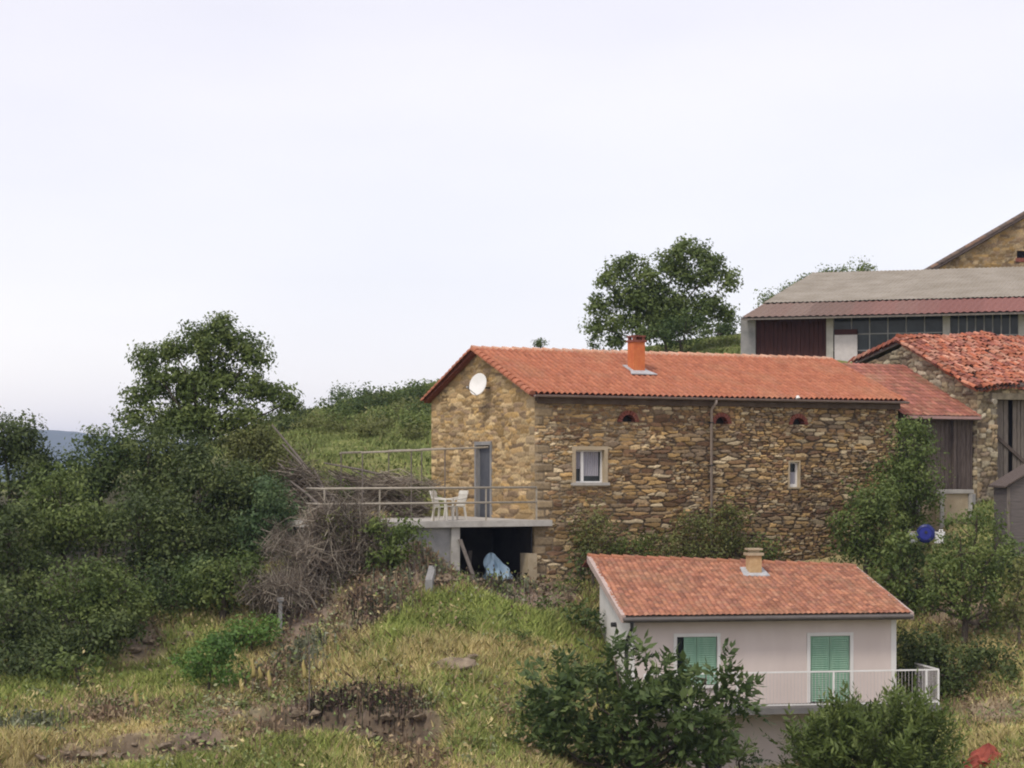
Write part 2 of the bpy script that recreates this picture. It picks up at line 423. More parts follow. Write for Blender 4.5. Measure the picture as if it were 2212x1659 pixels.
def wall_mesh(fr, face, c0, a0, a1, z0, top, holes, res, cw, ch, k, pal=PAL, mortar=lambda a, z: np.array([.10, .075, .05]) + 0 * a[..., None], depth=.06, bright=lambda a, z: 1.0 + 0 * a, gap=(.02, .16), gvar=0.0, prof_=.18, big=None, quoin=0):
    na = int((a1 - a0) / res) + 1
    zm = max(float(top(q)) for q in np.linspace(a0, a1, 60))
    nz = int((zm - z0) / res) + 1
    A, Zz = np.meshgrid(np.linspace(a0, a1, na), np.linspace(z0, zm, nz))
    T = np.vectorize(top)(A[0])
    Zc = np.minimum(Zz, T[None, :])
    e, bi, bj = voro(A, Zc, cw, ch, k)
    if big is not None:
        e2, bi2, bj2 = voro(A, Zc, big[0], big[1], k + 50)
        mk_ = (fbm(A, Zc, .9, k + 61) > .50)
        e = np.where(mk_, e2, e); bi = np.where(mk_, bi2 + 5000, bi); bj = np.where(mk_, bj2, bj)
    if quoin:
        qh = .29; qr = np.floor(Zc / qh); ql = np.where(qr % 2 == (quoin - 1), .58, .34) + (hsh(qr, 3, k) - .5) * .14
        inq = (A < ql) & (hsh(qr, 8, k) < .7); qe = np.minimum(np.minimum(Zc / qh - qr, 1 - (Zc / qh - qr)) * qh, np.abs(ql - A)) * 3.0
        e = np.where(inq, qe, e); bi = np.where(inq, 9000, bi); bj = np.where(inq, qr, bj)
    r1, r2, r3 = hsh(bi, bj, k + 11), hsh(bi, bj, k + 12), hsh(bi, bj, k + 13)
    gm = 1 + gvar * (fbm(A, Zc, .55, k + 21) - .42) * 2.4
    m = sst(gap[0] * gm, gap[1] * gm, e)
    edge = sst(0, .12, A - a0) * sst(0, .12, a1 - A)
    dsp = (sst(0, prof_, e) * (.35 + .65 * r2)) * depth * edge
    C = pal[(r1 * len(pal)).astype(int) % len(pal)] * (0.6 + .85 * r3 ** 1.3)[..., None] * bright(A, Zc)[..., None]
    mo = mortar(A, Zc)
    if quoin: C = np.where(inq[..., None], np.array([.37, .28, .17]) * (.6 + .6 * r3)[..., None], C)
    C = mo * (1 - m[..., None]) + C * m[..., None]
    if face == 'front': V = fr.p(A, c0 - dsp, Zc)
    else: V = fr.p(c0 - dsp, A, Zc)
    I = np.arange(A.size).reshape(A.shape)
    q = np.stack([I[:-1, :-1], I[:-1, 1:], I[1:, 1:], I[1:, :-1]], -1)
    if face != 'front': q = q[..., ::-1]
    ca = (A[:-1, :-1] + A[1:, 1:]) / 2; cz = (Zz[:-1, :-1] + Zz[1:, 1:]) / 2
    keep = (Zz[:-1, :-1] < T[None, :-1]) | (Zz[:-1, 1:] < T[None, 1:])
    for h in holes:
        if h[4] == 'rect': keep &= ~((ca > h[0]) & (ca < h[1]) & (cz > h[2]) & (cz < h[3]))
        else:
            mid, hw = (h[0] + h[1]) / 2, (h[1] - h[0]) / 2
            keep &= ~((((ca - mid) / hw) ** 2 + ((cz - h[2]) / (h[3] - h[2])) ** 2 < 1) & (cz > h[2]))
    return V.reshape(-1, 3), q[keep], C.reshape(-1, 3)

# ------------------------------------------------------------------ tiled roofs
TP = np.array([[.385, .142, .078], [.37, .133, .073], [.40, .155, .087], [.35, .125, .07], [.39, .147, .08], [.375, .142, .084]])
TP_PINK = np.array([.93, .86, .72]) * np.array([[.39, .185, .135], [.36, .165, .12], [.41, .205, .15], [.34, .155, .115], [.40, .19, .13], [.37, .20, .15], [.31, .15, .12]])

def roof_mesh(O, ex, Lx, es, Ls, px, py, amp, step, pal, k, sag=lambda a, b: 0 * a, contrast=.3, lichen=0.0, skew=0.0, groove_shade=.45):
    O = np.asarray(O, float); ex = unit(ex); es = unit(es); nn = np.cross(ex, es)
    if nn[2] < 0: nn = -nn
    nx = int(Lx / px * 7) + 1
    rows = max(1, int(round(Ls / py))); py = Ls / rows
    b = np.concatenate([[i * py + .004, i * py + py * .33, i * py + py * .66, i * py + py * .985] for i in range(rows)])
    a = np.linspace(0, Lx, nx)
    A, B = np.meshgrid(a, b)
    rw = np.floor(B / py); fr_ = B / py - rw
    jit = (hsh(rw, 3, k) - .5) * px * .10 + (vn(A, B, .9, k + 31) - .5) * px * .5
    ph = (A + jit) / px; cl = np.floor(ph)
    wave = np.abs(np.sin(np.pi * ph)) ** .8
    h = amp * wave + step * (1 - fr_) + (hsh(cl, rw, k + 2) - .5) * amp * contrast
    h = h + sag(A, B)
    V = O + A[..., None] * ex + B[..., None] * es + h[..., None] * nn + (skew * B)[..., None] * ex
    r1, r2 = hsh(cl, rw, k + 5), hsh(cl, rw, k + 6)
    C = pal[(r1 * len(pal)).astype(int) % len(pal)] * (1 + (r2 - .5) * contrast * 1.6)[..., None]
    C = C * (1 - groove_shade * (1 - np.clip(wave * 1.7, 0, 1)))[..., None]     # darker channels paint in the shade between the tile ribs
    if lichen:
        lm = (sst(.5, .75, fbm(A, B, 1.1, k + 9)) * lichen)[..., None]
        C = C * (1 - lm) + np.array([.30, .22, .13]) * lm
    I = np.arange(A.size).reshape(A.shape)
    return V.reshape(-1, 3), np.stack([I[:-1, :-1], I[:-1, 1:], I[1:, 1:], I[1:, :-1]], -1).reshape(-1, 4), C.reshape(-1, 3)

def half_tiles(segs, rad, m, name, parent, pal, k, n=7, tilt=.03):
    """a line of overlapping half-round tiles between two points"""
    rng = np.random.default_rng(k); Vs, Fs, Cs = [], [], []
    for P0, P1, ln in segs:
        P0 = np.asarray(P0, float); P1 = np.asarray(P1, float); D = P1 - P0; Lt = np.linalg.norm(D); D = D / Lt
        sd = unit(np.cross(D, [0, 0, 1.0])); up = np.cross(sd, D)
        c = max(1, int(round(Lt / ln))); ln = Lt / c
        for i in range(c):
            r0, r1 = rad * rng.uniform(.98, 1.08), rad * rng.uniform(.84, .92)
            cc = pal[rng.integers(len(pal))] * rng.uniform(.85, 1.15)
            base = len(Vs)
            for tt, r, lift in ((-.03, r0, tilt), (1.06, r1, 0.0)):
                for j in range(n):
                    th = math.pi * (j / (n - 1)) * 1.1 - .05 * math.pi
                    Vs.append(P0 + D * (i + tt) * ln + sd * r * math.cos(th) + up * (r * math.sin(th) + lift - rad * .25)); Cs.append(cc)
            for j in range(n - 1): Fs.append((base + j, base + j + 1, base + n + j + 1, base + n + j))
            Fs.append(tuple(base + j for j in range(n)))
    return mk(name, Vs, Fs, m, parent, cols=np.array(Cs))

# ================================================================== THE STONE HOUSE
HF = Fr((0.71, 60.0), 25.0)
L1, W1 = 13.9, 8.43
ZE, ZR, ZB = 2.36, 3.90, -4.4           # eave, ridge, foot
wr = 4.2                                # ridge depth
house = thing('stone_house', 'long brown rubble stone house with orange tiled roof above a concrete terrace', 'house', HF.p(L1 / 2, wr, -3.5))
FLOORZ = HF.side(1046, 1117)[1]
# openings
w_s0, w_zt = HF.front(1241, 972); w_s1, w_zb = HF.front(1303, 1043)
s2a, z2t = HF.front(1703, 998); s2b, z2b = HF.front(1723, 1052)
vents = []
for u, v in ((1355, 912), (1556, 916), (1722, 918)):
    s_, z_ = HF.front(u, v); vents.append((s_ - .27, s_ + .27, z_, z_ + .27, 'arch'))
d_w1, d_zt = HF.side(1031, 962); d_w0, _ = HF.side(1062, 962)
holes_f = [(w_s0, w_s1, w_zb, w_zt, 'rect'), (s2a, s2b, z2b, z2t, 'rect')] + vents
holes_g = [(d_w0, d_w1, FLOORZ - .05, d_zt, 'rect')]

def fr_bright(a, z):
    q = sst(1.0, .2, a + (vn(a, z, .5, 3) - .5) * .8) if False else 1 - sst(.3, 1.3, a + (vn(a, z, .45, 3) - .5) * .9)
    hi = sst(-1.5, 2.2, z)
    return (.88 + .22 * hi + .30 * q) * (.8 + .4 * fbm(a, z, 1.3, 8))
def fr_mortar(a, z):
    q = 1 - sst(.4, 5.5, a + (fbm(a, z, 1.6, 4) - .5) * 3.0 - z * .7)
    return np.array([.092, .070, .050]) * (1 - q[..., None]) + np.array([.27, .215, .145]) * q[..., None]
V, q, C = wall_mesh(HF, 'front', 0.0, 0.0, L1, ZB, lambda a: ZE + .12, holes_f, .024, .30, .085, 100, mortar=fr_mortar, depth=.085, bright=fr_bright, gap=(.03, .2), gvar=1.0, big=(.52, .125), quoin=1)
mk('front_wall', V, q, M['stone'], house, cols=C)

def gtop(w):
    return ZE + .12 + (ZR - ZE) * (w / wr) if w < wr else ZE + .12 + (ZR - ZE) * (W1 - w) / (W1 - wr)
PALG = np.array([.92, .885, .80]) * np.array([[.40, .29, .16], [.36, .25, .13], [.45, .345, .205], [.31, .22, .125], [.42, .32, .20], [.38, .26, .12], [.29, .21, .14]])
V, q, C = wall_mesh(HF, 'side', 0.0, 0.0, W1, ZB, gtop, holes_g, .032, .50, .095, 300, pal=PALG,
                    mortar=lambda a, z: np.array([.37, .275, .155]) + 0 * a[..., None], depth=.045, bright=lambda a, z: 1.0 + .3 * fbm(a, z, 1.2, 9), gap=(.0, .10), big=(.85, .15), quoin=2)
mk('gable_wall', V, q, M['stone'], house, cols=C)
# body behind the two visible walls (inner faces, rear and right-hand wall)
b = MB()
prof = [(.34, ZB), (W1, ZB), (W1, ZE - .05), (wr, ZR - .12), (.34, ZE - .05)]
b.prism([HF.p(.34, w_, z_) for w_, z_ in prof], [HF.p(L1, w_, z_) for w_, z_ in prof])
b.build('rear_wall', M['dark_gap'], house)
# roof
sl = unit(HF.g * wr + np.array([0, 0, ZR - ZE])); ov, ov2 = .38, .12
Ls = math.hypot(wr, ZR - ZE)
V, q, C = roof_mesh(HF.p(-.28, 0, ZE + .20) - sl * ov, HF.d, L1 + .42, sl, Ls + ov, .205, .36, .09, .014, TP, 500, contrast=.13, groove_shade=.6, lichen=.16, sag=lambda a, b: -.03 * np.sin(a / 14.3 * math.pi) + .02 * (fbm(a, b, 1.5, 3) - .5))
roof = mk('roof', V, q, M['tile'], house, cols=C)
sl2 = unit(-HF.g * (W1 - wr) + np.array([0, 0, ZR - ZE])); Ls2 = math.hypot(W1 - wr, ZR - ZE)
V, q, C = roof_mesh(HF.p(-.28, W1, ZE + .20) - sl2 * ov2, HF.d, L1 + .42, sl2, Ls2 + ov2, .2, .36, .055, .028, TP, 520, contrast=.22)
mk('rear_slope', V, q, M['tile'], roof, cols=C)
half_tiles([(HF.p(-.3, wr, ZR + .21), HF.p(L1 + .14, wr, ZR + .21), .38)], .12, M['tile'], 'ridge_tiles', roof, np.array([[.58, .33, .22], [.55, .29, .19], [.62, .38, .27]]), 5)
half_tiles([(HF.p(-.26, 0, ZE + .215) - sl * ov, HF.p(-.26, wr, ZR + .215), .34), (HF.p(-.26, W1, ZE + .215) - sl2 * ov2, HF.p(-.26, wr, ZR + .215), .34)], .11, M['tile'], 'verge_tiles', roof, TP * .95, 6)
b = MB()
e0 = [HF.p(-.25, 0, ZE + .11) - sl * (ov - .04), HF.p(-.25, wr, ZR + .11), HF.p(-.25, wr, ZR + .185), HF.p(-.25, 0, ZE + .185) - sl * (ov - .04)]
b.prism(e0, [p + HF.d * (L1 + .36) for p in e0])
e1 = [HF.p(-.25, W1, ZE + .11) - sl2 * (ov2 - .04), HF.p(-.25, wr + .004, ZR + .108), HF.p(-.25, wr + .004, ZR + .183), HF.p(-.25, W1, ZE + .185) - sl2 * (ov2 - .04)]
b.prism(e1, [p + HF.d * (L1 + .36) for p in e1])
b.build('roof_boards', M['red_brick'], roof)
# chimney
pn = np.cross(HF.d, sl)
cp_ = hit(1381, 806, HF.p(0, 0, ZE + .22), pn) - HF.P
cs_, cw_ = float(np.dot(cp_, HF.d)), float(np.dot(cp_, HF.g))
czb = ZE + .2 + (ZR - ZE) * cw_ / wr
b = MB().box(HF, cs_ - .21, cs_ + .21, cw_ - .01, cw_ + .43, czb - .2, czb + 1.06)
chim = b.build('chimney', M['orange_brick'], roof)
b = MB().box(HF, cs_ - .25, cs_ + .25, cw_ - .05, cw_ + .47, czb + 1.062, czb + 1.13)
for ds in (-.2, .2):
    for dw in (.05, .37): b.box(HF, cs_ + ds * .8 - .05, cs_ + ds * .8 + .05, cw_ + dw - .05, cw_ + dw + .05, czb + 1.131, czb + 1.23)
b.box(HF, cs_ - .23, cs_ + .23, cw_ - .03, cw_ + .45, czb + 1.231, czb + 1.28)
b.build('chimney_cap', M['red_brick'], chim)
b = MB()
pA = [HF.p(cs_ + a, cw_ + w_, ZE + .285 + (ZR - ZE) * (cw_ + w_) / wr) for a, w_ in ((-.5, -.34), (.5, -.34), (.34, .0), (.34, .55), (-.34, .55), (-.34, .0))]
b.prism(pA, [p + np.array([0, 0, .03]) for p in pA])
b.build('flashing', M['lead'], chim)
# gutter + downpipe
gw = -.38 * math.cos(math.atan2(ZR - ZE, wr)) - .07; gz = ZE + .02
b = MB()
n_ = 9; Vg = []
for a in (-.2, L1 + .12):
    for r in (.075, .065):
        for j in range(n_):
            th = math.pi + math.pi * j / (n_ - 1)
            Vg.append(HF.p(a, gw + r * math.cos(th), gz + .04 + r * math.sin(th)))
Fg = []
for j in range(n_ - 1):
    Fg += [(j, j + 1, 2 * n_ + j + 1, 2 * n_ + j), (n_ + j, 3 * n_ + j, 3 * n_ + j + 1, n_ + j + 1), (j, n_ + j, n_ + j + 1, j + 1)]
Fg += [(0, 2 * n_, 3 * n_, n_), (n_ - 1, 2 * n_ - 1, 4 * n_ - 1, 3 * n_ - 1)]
b.add(Vg, Fg); b.build('gutter', M['gutter'], house, smooth=False)
ps, _ = HF.front(1537, 1000, -.13)
b = MB().tube([HF.p(ps, gw, gz), HF.p(ps, gw, gz - .12), HF.p(ps, -.13, gz - .32), HF.p(ps, -.13, -3.3)], .045, 8)
dp = b.build('downpipe', M['pipe'], house, smooth=True)
b = MB()
for z in (1.6, .2, -1.2, -2.6): MB().box(HF, ps - .07, ps + .07, -.19, -.02, z, z + .04).build('pipe_clip', M['darkmetal'], dp)
ls_, lz_ = HF.front(1722, 858, gw)
b = MB().tube([HF.p(ls_, gw - .02, lz_ + .04), HF.p(ls_, gw - .06, lz_ - .05)], [.05, .075], 8)
b.build('eave_lamp', M['white'], house)
b = MB().box(HF, .02, L1 - .02, -.16, -.11, ZE - .20, ZE + .0); b.box(HF, .02, L1 - .02, -.12, .2, ZE - .12, ZE + .06); b.build('cornice', pm('brown_cornice', (.085, .062, .048), (.15, .115, .09), 3, .9, .3), house)
# windows and door
def window(fr, parent, a0, a1, z0, z1, sur=.12):
    b = MB()
    b.box(fr, a0 - sur, a0, -.1, .26, z0 - sur, z1 + sur); b.box(fr, a1, a1 + sur, -.1, .26, z0 - sur, z1 + sur)
    b.box(fr, a0, a1, -.1, .26, z1, z1 + sur); b.box(fr, a0, a1, -.098, .26, z0 - sur, z0)
    return b.build('window', M['render_tan'], parent)
wo = window(HF, house, w_s0, w_s1, w_zb, w_zt)
mid = w_s0 + (w_s1 - w_s0) * .30
b = MB(); t = .05
b.box(HF, w_s0, w_s0 + t, .08, .14, w_zb, w_zt); b.box(HF, w_s1 - t, w_s1, .08, .14, w_zb, w_zt)
b.box(HF, w_s0 + t, w_s1 - t, .08, .14, w_zt - t, w_zt); b.box(HF, w_s0 + t, w_s1 - t, .08, .14, w_zb, w_zb + t)
b.box(HF, mid - .05, mid + .05, .075, .14, w_zb + t, w_zt - t)
b.build('frame', M['white'], wo)
b = MB().box(HF, w_s0 + t, w_s1 - t, .145, .165, w_zb + t, w_zt - t); b.build('pane', M['glass'], wo)
Vc, Fc = [], []
def drape(fr, a0, a1, w0, z0, z1, n=40, fold=7):
    Vc, Fc = [], []
    for i in range(n + 1):
        a = a0 + (a1 - a0) * i / n; w_ = w0 + .02 * math.sin(i / n * fold * 2 * math.pi)
        Vc.extend([fr.p(a, w_, z0), fr.p(a, w_, z1), fr.p(a, w_ + .008, z1), fr.p(a, w_ + .008, z0)])
    for i in range(n):
        for e in range(4): Fc.append((4 * i + e, 4 * i + (e + 1) % 4, 4 * i + 4 + (e + 1) % 4, 4 * i + 4 + e))
    Fc += [(0, 1, 2, 3), tuple(4 * n + e for e in (3, 2, 1, 0))]
    return Vc, Fc
b = MB(); b.add(*drape(HF, mid + .05, w_s1 - .12, .115, w_zb + .22, w_zt - t)); b.add(*drape(HF, w_s0 + .08, mid - .05, .118, w_zb + .45, w_zt - t, 20, 3)); b.build('curtain', M['curtain'], wo)
b = MB().box(HF, w_s0 - .16, w_s1 + .16, -.16, .07, w_zb - .08, w_zb + .012); b.build('sill', M['concrete'], wo)
w2 = window(HF, house, s2a, s2b, z2b, z2t, .05)
b = MB().box(HF, s2a, s2b, .03, .10, z2b, z2b + .10).box(HF, s2b - .06, s2b, .03, .10, z2b + .1, z2t).box(HF, s2a, s2a + .05, .03, .10, z2b + .1, z2t).box(HF, s2a + .05, s2b - .06, .03, .10, z2t - .05, z2t)
b.build('frame', M['white'], w2)
b = MB().box(HF, s2a + .05, s2b - .06, .11, .13, z2b + .1, z2t - .05); b.build('pane', M['glass'], w2)
b = MB().add(*drape(HF, s2a + .05, s2b - .06, .075, z2b + .1, z2b + .5, 12, 2)); b.build('curtain', M['curtain'], w2)
for h in vents:
    mid, hw = (h[0] + h[1]) / 2, .27
    b = MB(); K = 9
    for i in range(K):
        t0, t1 = math.pi * i / K + .03, math.pi * (i + 1) / K - .03
        pts = [(mid + r * math.cos(t), h[2] + r * math.sin(t)) for r, t in ((.24, t0), (.38, t0), (.38, t1), (.24, t1))]
        b.prism([HF.p(a, -.105, z) for a, z in pts], [HF.p(a, .18, z) for a, z in pts])
    vo = b.build('vent_arch', M['red_brick'], house)
    b = MB().box(HF, mid - .26, mid + .26, .2, .24, h[2] - .02, h[2] + .3); b.build('vent_recess', M['dark_gap'], vo)
b = MB()
b.box(HF, .10, .17, d_w0, d_w1, FLOORZ, d_zt)
door = b.build('door', M['door_grey'], house)
b = MB()
for w_ in (d_w0 - .09, d_w1): b.box(HF, -.07, .2, w_, w_ + .09, FLOORZ, d_zt)
b.box(HF, -.075, .2, d_w0 - .09, d_w1 + .09, d_zt, d_zt + .12); b.build('door_frame', M['old_concrete'], door)
b = MB().box(HF, .07, .1, d_w0 + .1, d_w0 + .14, FLOORZ + 1.0, FLOORZ + 1.16); b.build('handle', M['darkmetal'], door)

# satellite dish
dw, dz = HF.side(1038, 831, -.35)
dish = thing('satellite_dish', 'white round satellite dish fixed high on the stone gable', 'satellite dish', HF.p(-.35, dw, dz))
nrm = unit(-HF.d * .9 - HF.g * .5 + np.array([0, 0, .3])); cen = HF.p(-.42, dw, dz)
ea = unit(np.cross(nrm, [0, 0, 1.0])); eb = np.cross(ea, nrm)
Vd, Fd = [], []; rr = [0.001, .12, .24, .325, .34]; nn_ = 28
for lay in (0, 1):
    for r in rr:
        for j in range(nn_):
            th = 2 * math.pi * j / nn_
            Vd.append(cen + (ea * math.cos(th) * r + eb * math.sin(th) * r * 1.12) + nrm * (r * r * .45 - .02 * lay))
for lay in (0, 1):
    o_ = lay * len(rr) * nn_
    for i in range(len(rr) - 1):
        for j in range(nn_):
            Fd.append((o_ + i * nn_ + j, o_ + i * nn_ + (j + 1) % nn_, o_ + (i + 1) * nn_ + (j + 1) % nn_, o_ + (i + 1) * nn_ + j))
o_ = (len(rr) - 1) * nn_; o2 = o_ + len(rr) * nn_
for j in range(nn_): Fd.append((o_ + j, o_ + (j + 1) % nn_, o2 + (j + 1) % nn_, o2 + j))
mk('reflector', Vd, Fd, M['white'], dish, smooth=True)
b = MB().tube([cen - eb * .36 + nrm * .06, cen - eb * .3 + nrm * .5], .014, 6); b.build('feed_arm', M['rail'], dish)
b = MB().tube([cen - eb * .30 + nrm * .48, cen - eb * .27 + nrm * .58], .035, 8); b.build('receiver', M['old_concrete'], dish)
b = MB().tube([cen - nrm * .02, HF.p(-.18, dw, dz - .1), HF.p(.02, dw, dz - .1)], .03, 6); b.build('bracket', M['darkmetal'], dish)

# ------------------------------------------------------------------ terrace
ter = thing('terrace', 'grey concrete terrace slab on a pillar beside the stone gable', 'terrace', HF.p(-3, 2, -3.6))
FZ = FLOORZ; TW = -.45
b = MB()
b.box(HF, -7.2, .40, TW, -.095, FZ - .19, FZ)
b.box(HF, -7.2, -.055, -.094, 6.0, FZ - .188, FZ - .002)
b.build('slab', M['concrete'], ter)
pl0, _ = HF.front(976, 1160, TW + .1); pl1, _ = HF.front(994, 1160, TW + .1)
b = MB().box(HF, pl0, pl1, TW + .12, TW + .45, -4.2, FZ - .19); b.build('pillar', M['concrete'], ter)
b = MB().box(HF, -7.0, pl0, TW + .2, TW + .45, -4.6, FZ - .19); b.box(HF, pl0 + .05, pl1 - .02, TW + .46, 5.6, -4.6, FZ - .192); b.build('retaining_wall', M['old_concrete'], ter)
b = MB().box(HF, pl1, -.10, 3.0, 3.2, -4.6, FZ - .192); b.build('cellar_shade_back', M['dark_gap'], ter)  # near-black panels added inside so the opening reads as deep shade
b = MB().box(HF, -.10, -.052, .06, 3.2, -4.6, FZ - .194); b.build('cellar_shade_side', M['dark_gap'], ter)
b = MB().box(HF, pl1, -.11, .0, 2.99, -4.6, -3.35); b.build('cellar_shade_floor', M['cavity'], ter)  # added floor, its dark colour stands in for the unlit inside
b = MB().box(HF, pl1, -.11, .5, 2.99, FZ - .26, FZ - .195); b.build('cellar_shade_top', M['dark_gap'], ter)
b = MB().box(HF, -.36, -.06, -.30, .30, -4.4, FZ - 1.05); b.build('cellar_jamb', M['render_tan'], ter)
RZ = FZ + 1.02
b = MB().tube([HF.p(-7.1, TW + .06, RZ - .02), HF.p(-.12, TW + .06, RZ)], .035, 8)
rl = b.build('railing', M['rail'], ter, smooth=True)
b = MB().tube([HF.p(-7.1, TW + .06, RZ - .48), HF.p(-.12, TW + .06, RZ - .46)], .032, 8); b.build('middle_rail', M['rail'], rl, smooth=True)
b = MB().tube([HF.p(-7.1, TW + .06, RZ - .02), HF.p(-7.1, 1.2, RZ - .02)], .03, 8); b.tube([HF.p(-7.1, TW + .06, RZ - .48), HF.p(-7.1, 1.2, RZ - .48)], .03, 8); b.build('end_rail', M['rail'], rl, smooth=True)
for s_ in (-7.1, -5.35, -3.6, -1.85, -.12):
    b = MB().box(HF, s_ - .02, s_ + .02, TW + .04, TW + .08, FZ, RZ - .03); b.build('post', M['rail'], rl)

# pergola frame beside the door
pw = HF.side(1060, 966)[0]
pe = hit(780, 978, HF.p(0, pw, 0), HF.g); pe_s = float(np.dot(pe - HF.P, HF.d))
perg = thing('pergola_frame', 'thin pale metal pergola frame standing on the terrace beside the door', 'pergola', HF.p(pe_s / 2, pw, FZ))
zA = HF.side(1060, 966)[1]
b = MB().tube([HF.p(-.09, pw, zA), HF.p(pe_s, pw, pe[2])], .035, 6); b.build('beam', M['rail'], perg)
b = MB().tube([HF.p(-.09, pw + 2.0, zA), HF.p(pe_s, pw + 2.0, pe[2])], .03, 6); b.build('beam', M['rail'], perg)
for k_ in (.36, .62, .99):
    s_ = pe_s * k_
    for w_ in (pw, pw + 2.0):
        b = MB().tube([HF.p(s_, w_, FZ - .002), HF.p(s_, w_, zA + (pe[2] - zA) * k_)], .022, 6); b.build('post', M['wood_old'], perg)
    b = MB().tube([HF.p(s_, pw, zA + (pe[2] - zA) * k_ + .03), HF.p(s_, pw + 2.0, zA + (pe[2] - zA) * k_ + .03)], .02, 6); b.build('cross_bar', M['rail'], perg)

# two plastic chairs
def make_chair(loc, label):
    t = thing('garden_chair', label, 'chair', loc, 'white plastic chairs on the terrace')
    f0 = Fr((loc[0], loc[1]), 0); z = loc[2]
    lb = lambda a0, w0, a1, w1, z1: MB().prism([f0.p(a0 + i, w0 + j, z) for i, j in ((-.025, -.025), (.025, -.025), (.025, .025), (-.025, .025))], [f0.p(a1 + i, w1 + j, z + z1) for i, j in ((-.03, -.03), (.03, -.03), (.03, .03), (-.03, .03))])
    for a in (-1, 1):
        lb(a * .25, -.24, a * .22, -.2, .42).build('leg', M['plastic'], t)
        lb(a * .25, .26, a * .22, .2, .42).build('leg', M['plastic'], t)
    b = MB().prism([f0.p(a, w_, z + .42 + dz_) for a, w_, dz_ in ((-.23, -.24, 0), (.23, -.24, 0), (.23, .22, -.02), (-.23, .22, -.02))], [f0.p(a, w_, z + .45 + dz_) for a, w_, dz_ in ((-.24, -.25, 0), (.24, -.25, 0), (.24, .22, -.02), (-.24, .22, -.02))])
    b.build('seat', M['plastic'], t)
    b = MB()
    for i in range(5):
        a = -.2 + i * .1
        b.prism([f0.p(a - .036, .2, z + .44), f0.p(a + .036, .2, z + .44), f0.p(a + .036, .225, z + .44), f0.p(a - .036, .225, z + .44)],
                [f0.p(a - .036, .32, z + .86 + .02 * (2 - abs(i - 2))), f0.p(a + .036, .32, z + .86 + .02 * (2 - abs(i - 2))), f0.p(a + .036, .345, z + .86 + .02 * (2 - abs(i - 2))), f0.p(a - .036, .345, z + .86 + .02 * (2 - abs(i - 2)))])
    b.prism([f0.p(-.25, .29, z + .80), f0.p(.25, .29, z + .80), f0.p(.25, .33, z + .80), f0.p(-.25, .33, z + .80)], [f0.p(-.22, .33, z + .92), f0.p(.22, .33, z + .92), f0.p(.22, .365, z + .92), f0.p(-.22, .365, z + .92)])
    b.build('backrest', M['plastic'], t)
    for a in (-1, 1):
        b = MB().tube([f0.p(a * .24, -.22, z + .43), f0.p(a * .27, -.2, z + .64), f0.p(a * .27, .05, z + .66), f0.p(a * .24, .29, z + .70)], .025, 6); b.build('armrest', M['plastic'], t)
    return t
s1, _ = HF.front(957, 1110, TW + .75); s2_, _ = HF.front(984, 1110, TW + 1.3)
ch1 = make_chair(HF.p(s1, TW + .75, FZ), 'white plastic garden chair nearest the terrace railing')
ch1.rotation_euler = (0, 0, math.radians(70))
ch2 = copy_thing(ch1, HF.p(s2_, TW + 1.35, FZ), (0, 0, math.radians(-55)))
ch2['label'] = 'white plastic garden chair set closer to the stone gable behind the other'

# things in the open cellar under the terrace
gp = ground_at(1092, 1240)
rng = np.random.default_rng(3)
gs = HF.p(-1.1, .35, 0); gs[2] = -3.33
nb, nl = 26, 18; Vs = []
for i in range(nl + 1):
    f = i / nl
    for j in range(nb):
        th = 2 * math.pi * j / nb
        r = (.40 * (1 - f) ** .55 + .04) * (1 + .22 * math.sin(3 * th + 5 * f) + .15 * math.sin(7 * th - 6 * f) + .08 * math.sin(13 * th + 9 * f))
        Vs.append(gs + np.array([r * math.cos(th) - .22 * f, r * .8 * math.sin(th), f * .82 - .05 + .05 * math.sin(4 * th) * f]))
Fs = [(i * nb + j, i * nb + (j + 1) % nb, (i + 1) * nb + (j + 1) % nb, (i + 1) * nb + j) for i in range(nl) for j in range(nb)] + [tuple(nl * nb + j for j in range(nb))]
sk = mk('plastic_sheet', Vs, Fs, M['sack'], loc=gs); tag(sk, 'pale blue crumpled plastic sheet heaped under the terrace', 'plastic sheet')
for i, (u0, u1, lab) in enumerate(((1000, 1016, 'grey plank leaning against the terrace pillar'), (1072, 1060, 'thin dark plank leaning inside the cellar opening beside the blue sheet'))):
    sA, _ = HF.front(u0, 1200, TW + .06); sB, _ = HF.front(u1, 1200, TW - .1)
    wA = TW + .06 if i == 0 else 1.6
    lo = HF.p(sA + (.28 if i == 0 else -.3), wA - .45, 0); lo[2] = H(lo[0], lo[1])
    hi_ = HF.p(sA - .1 if i == 0 else sA, wA, -2.05 if i == 0 else -2.5)
    b = MB().prism([lo + HF.d * a + HF.g * c for a, c in ((-.06, -.02), (.06, -.02), (.06, .02), (-.06, .02))], [hi_ + HF.d * a + HF.g * c for a, c in ((-.06, -.02), (.06, -.02), (.06, .02), (-.06, .02))])
    o = b.build('plank', M['wood_old'], loc=lo); tag(o, lab, 'plank')

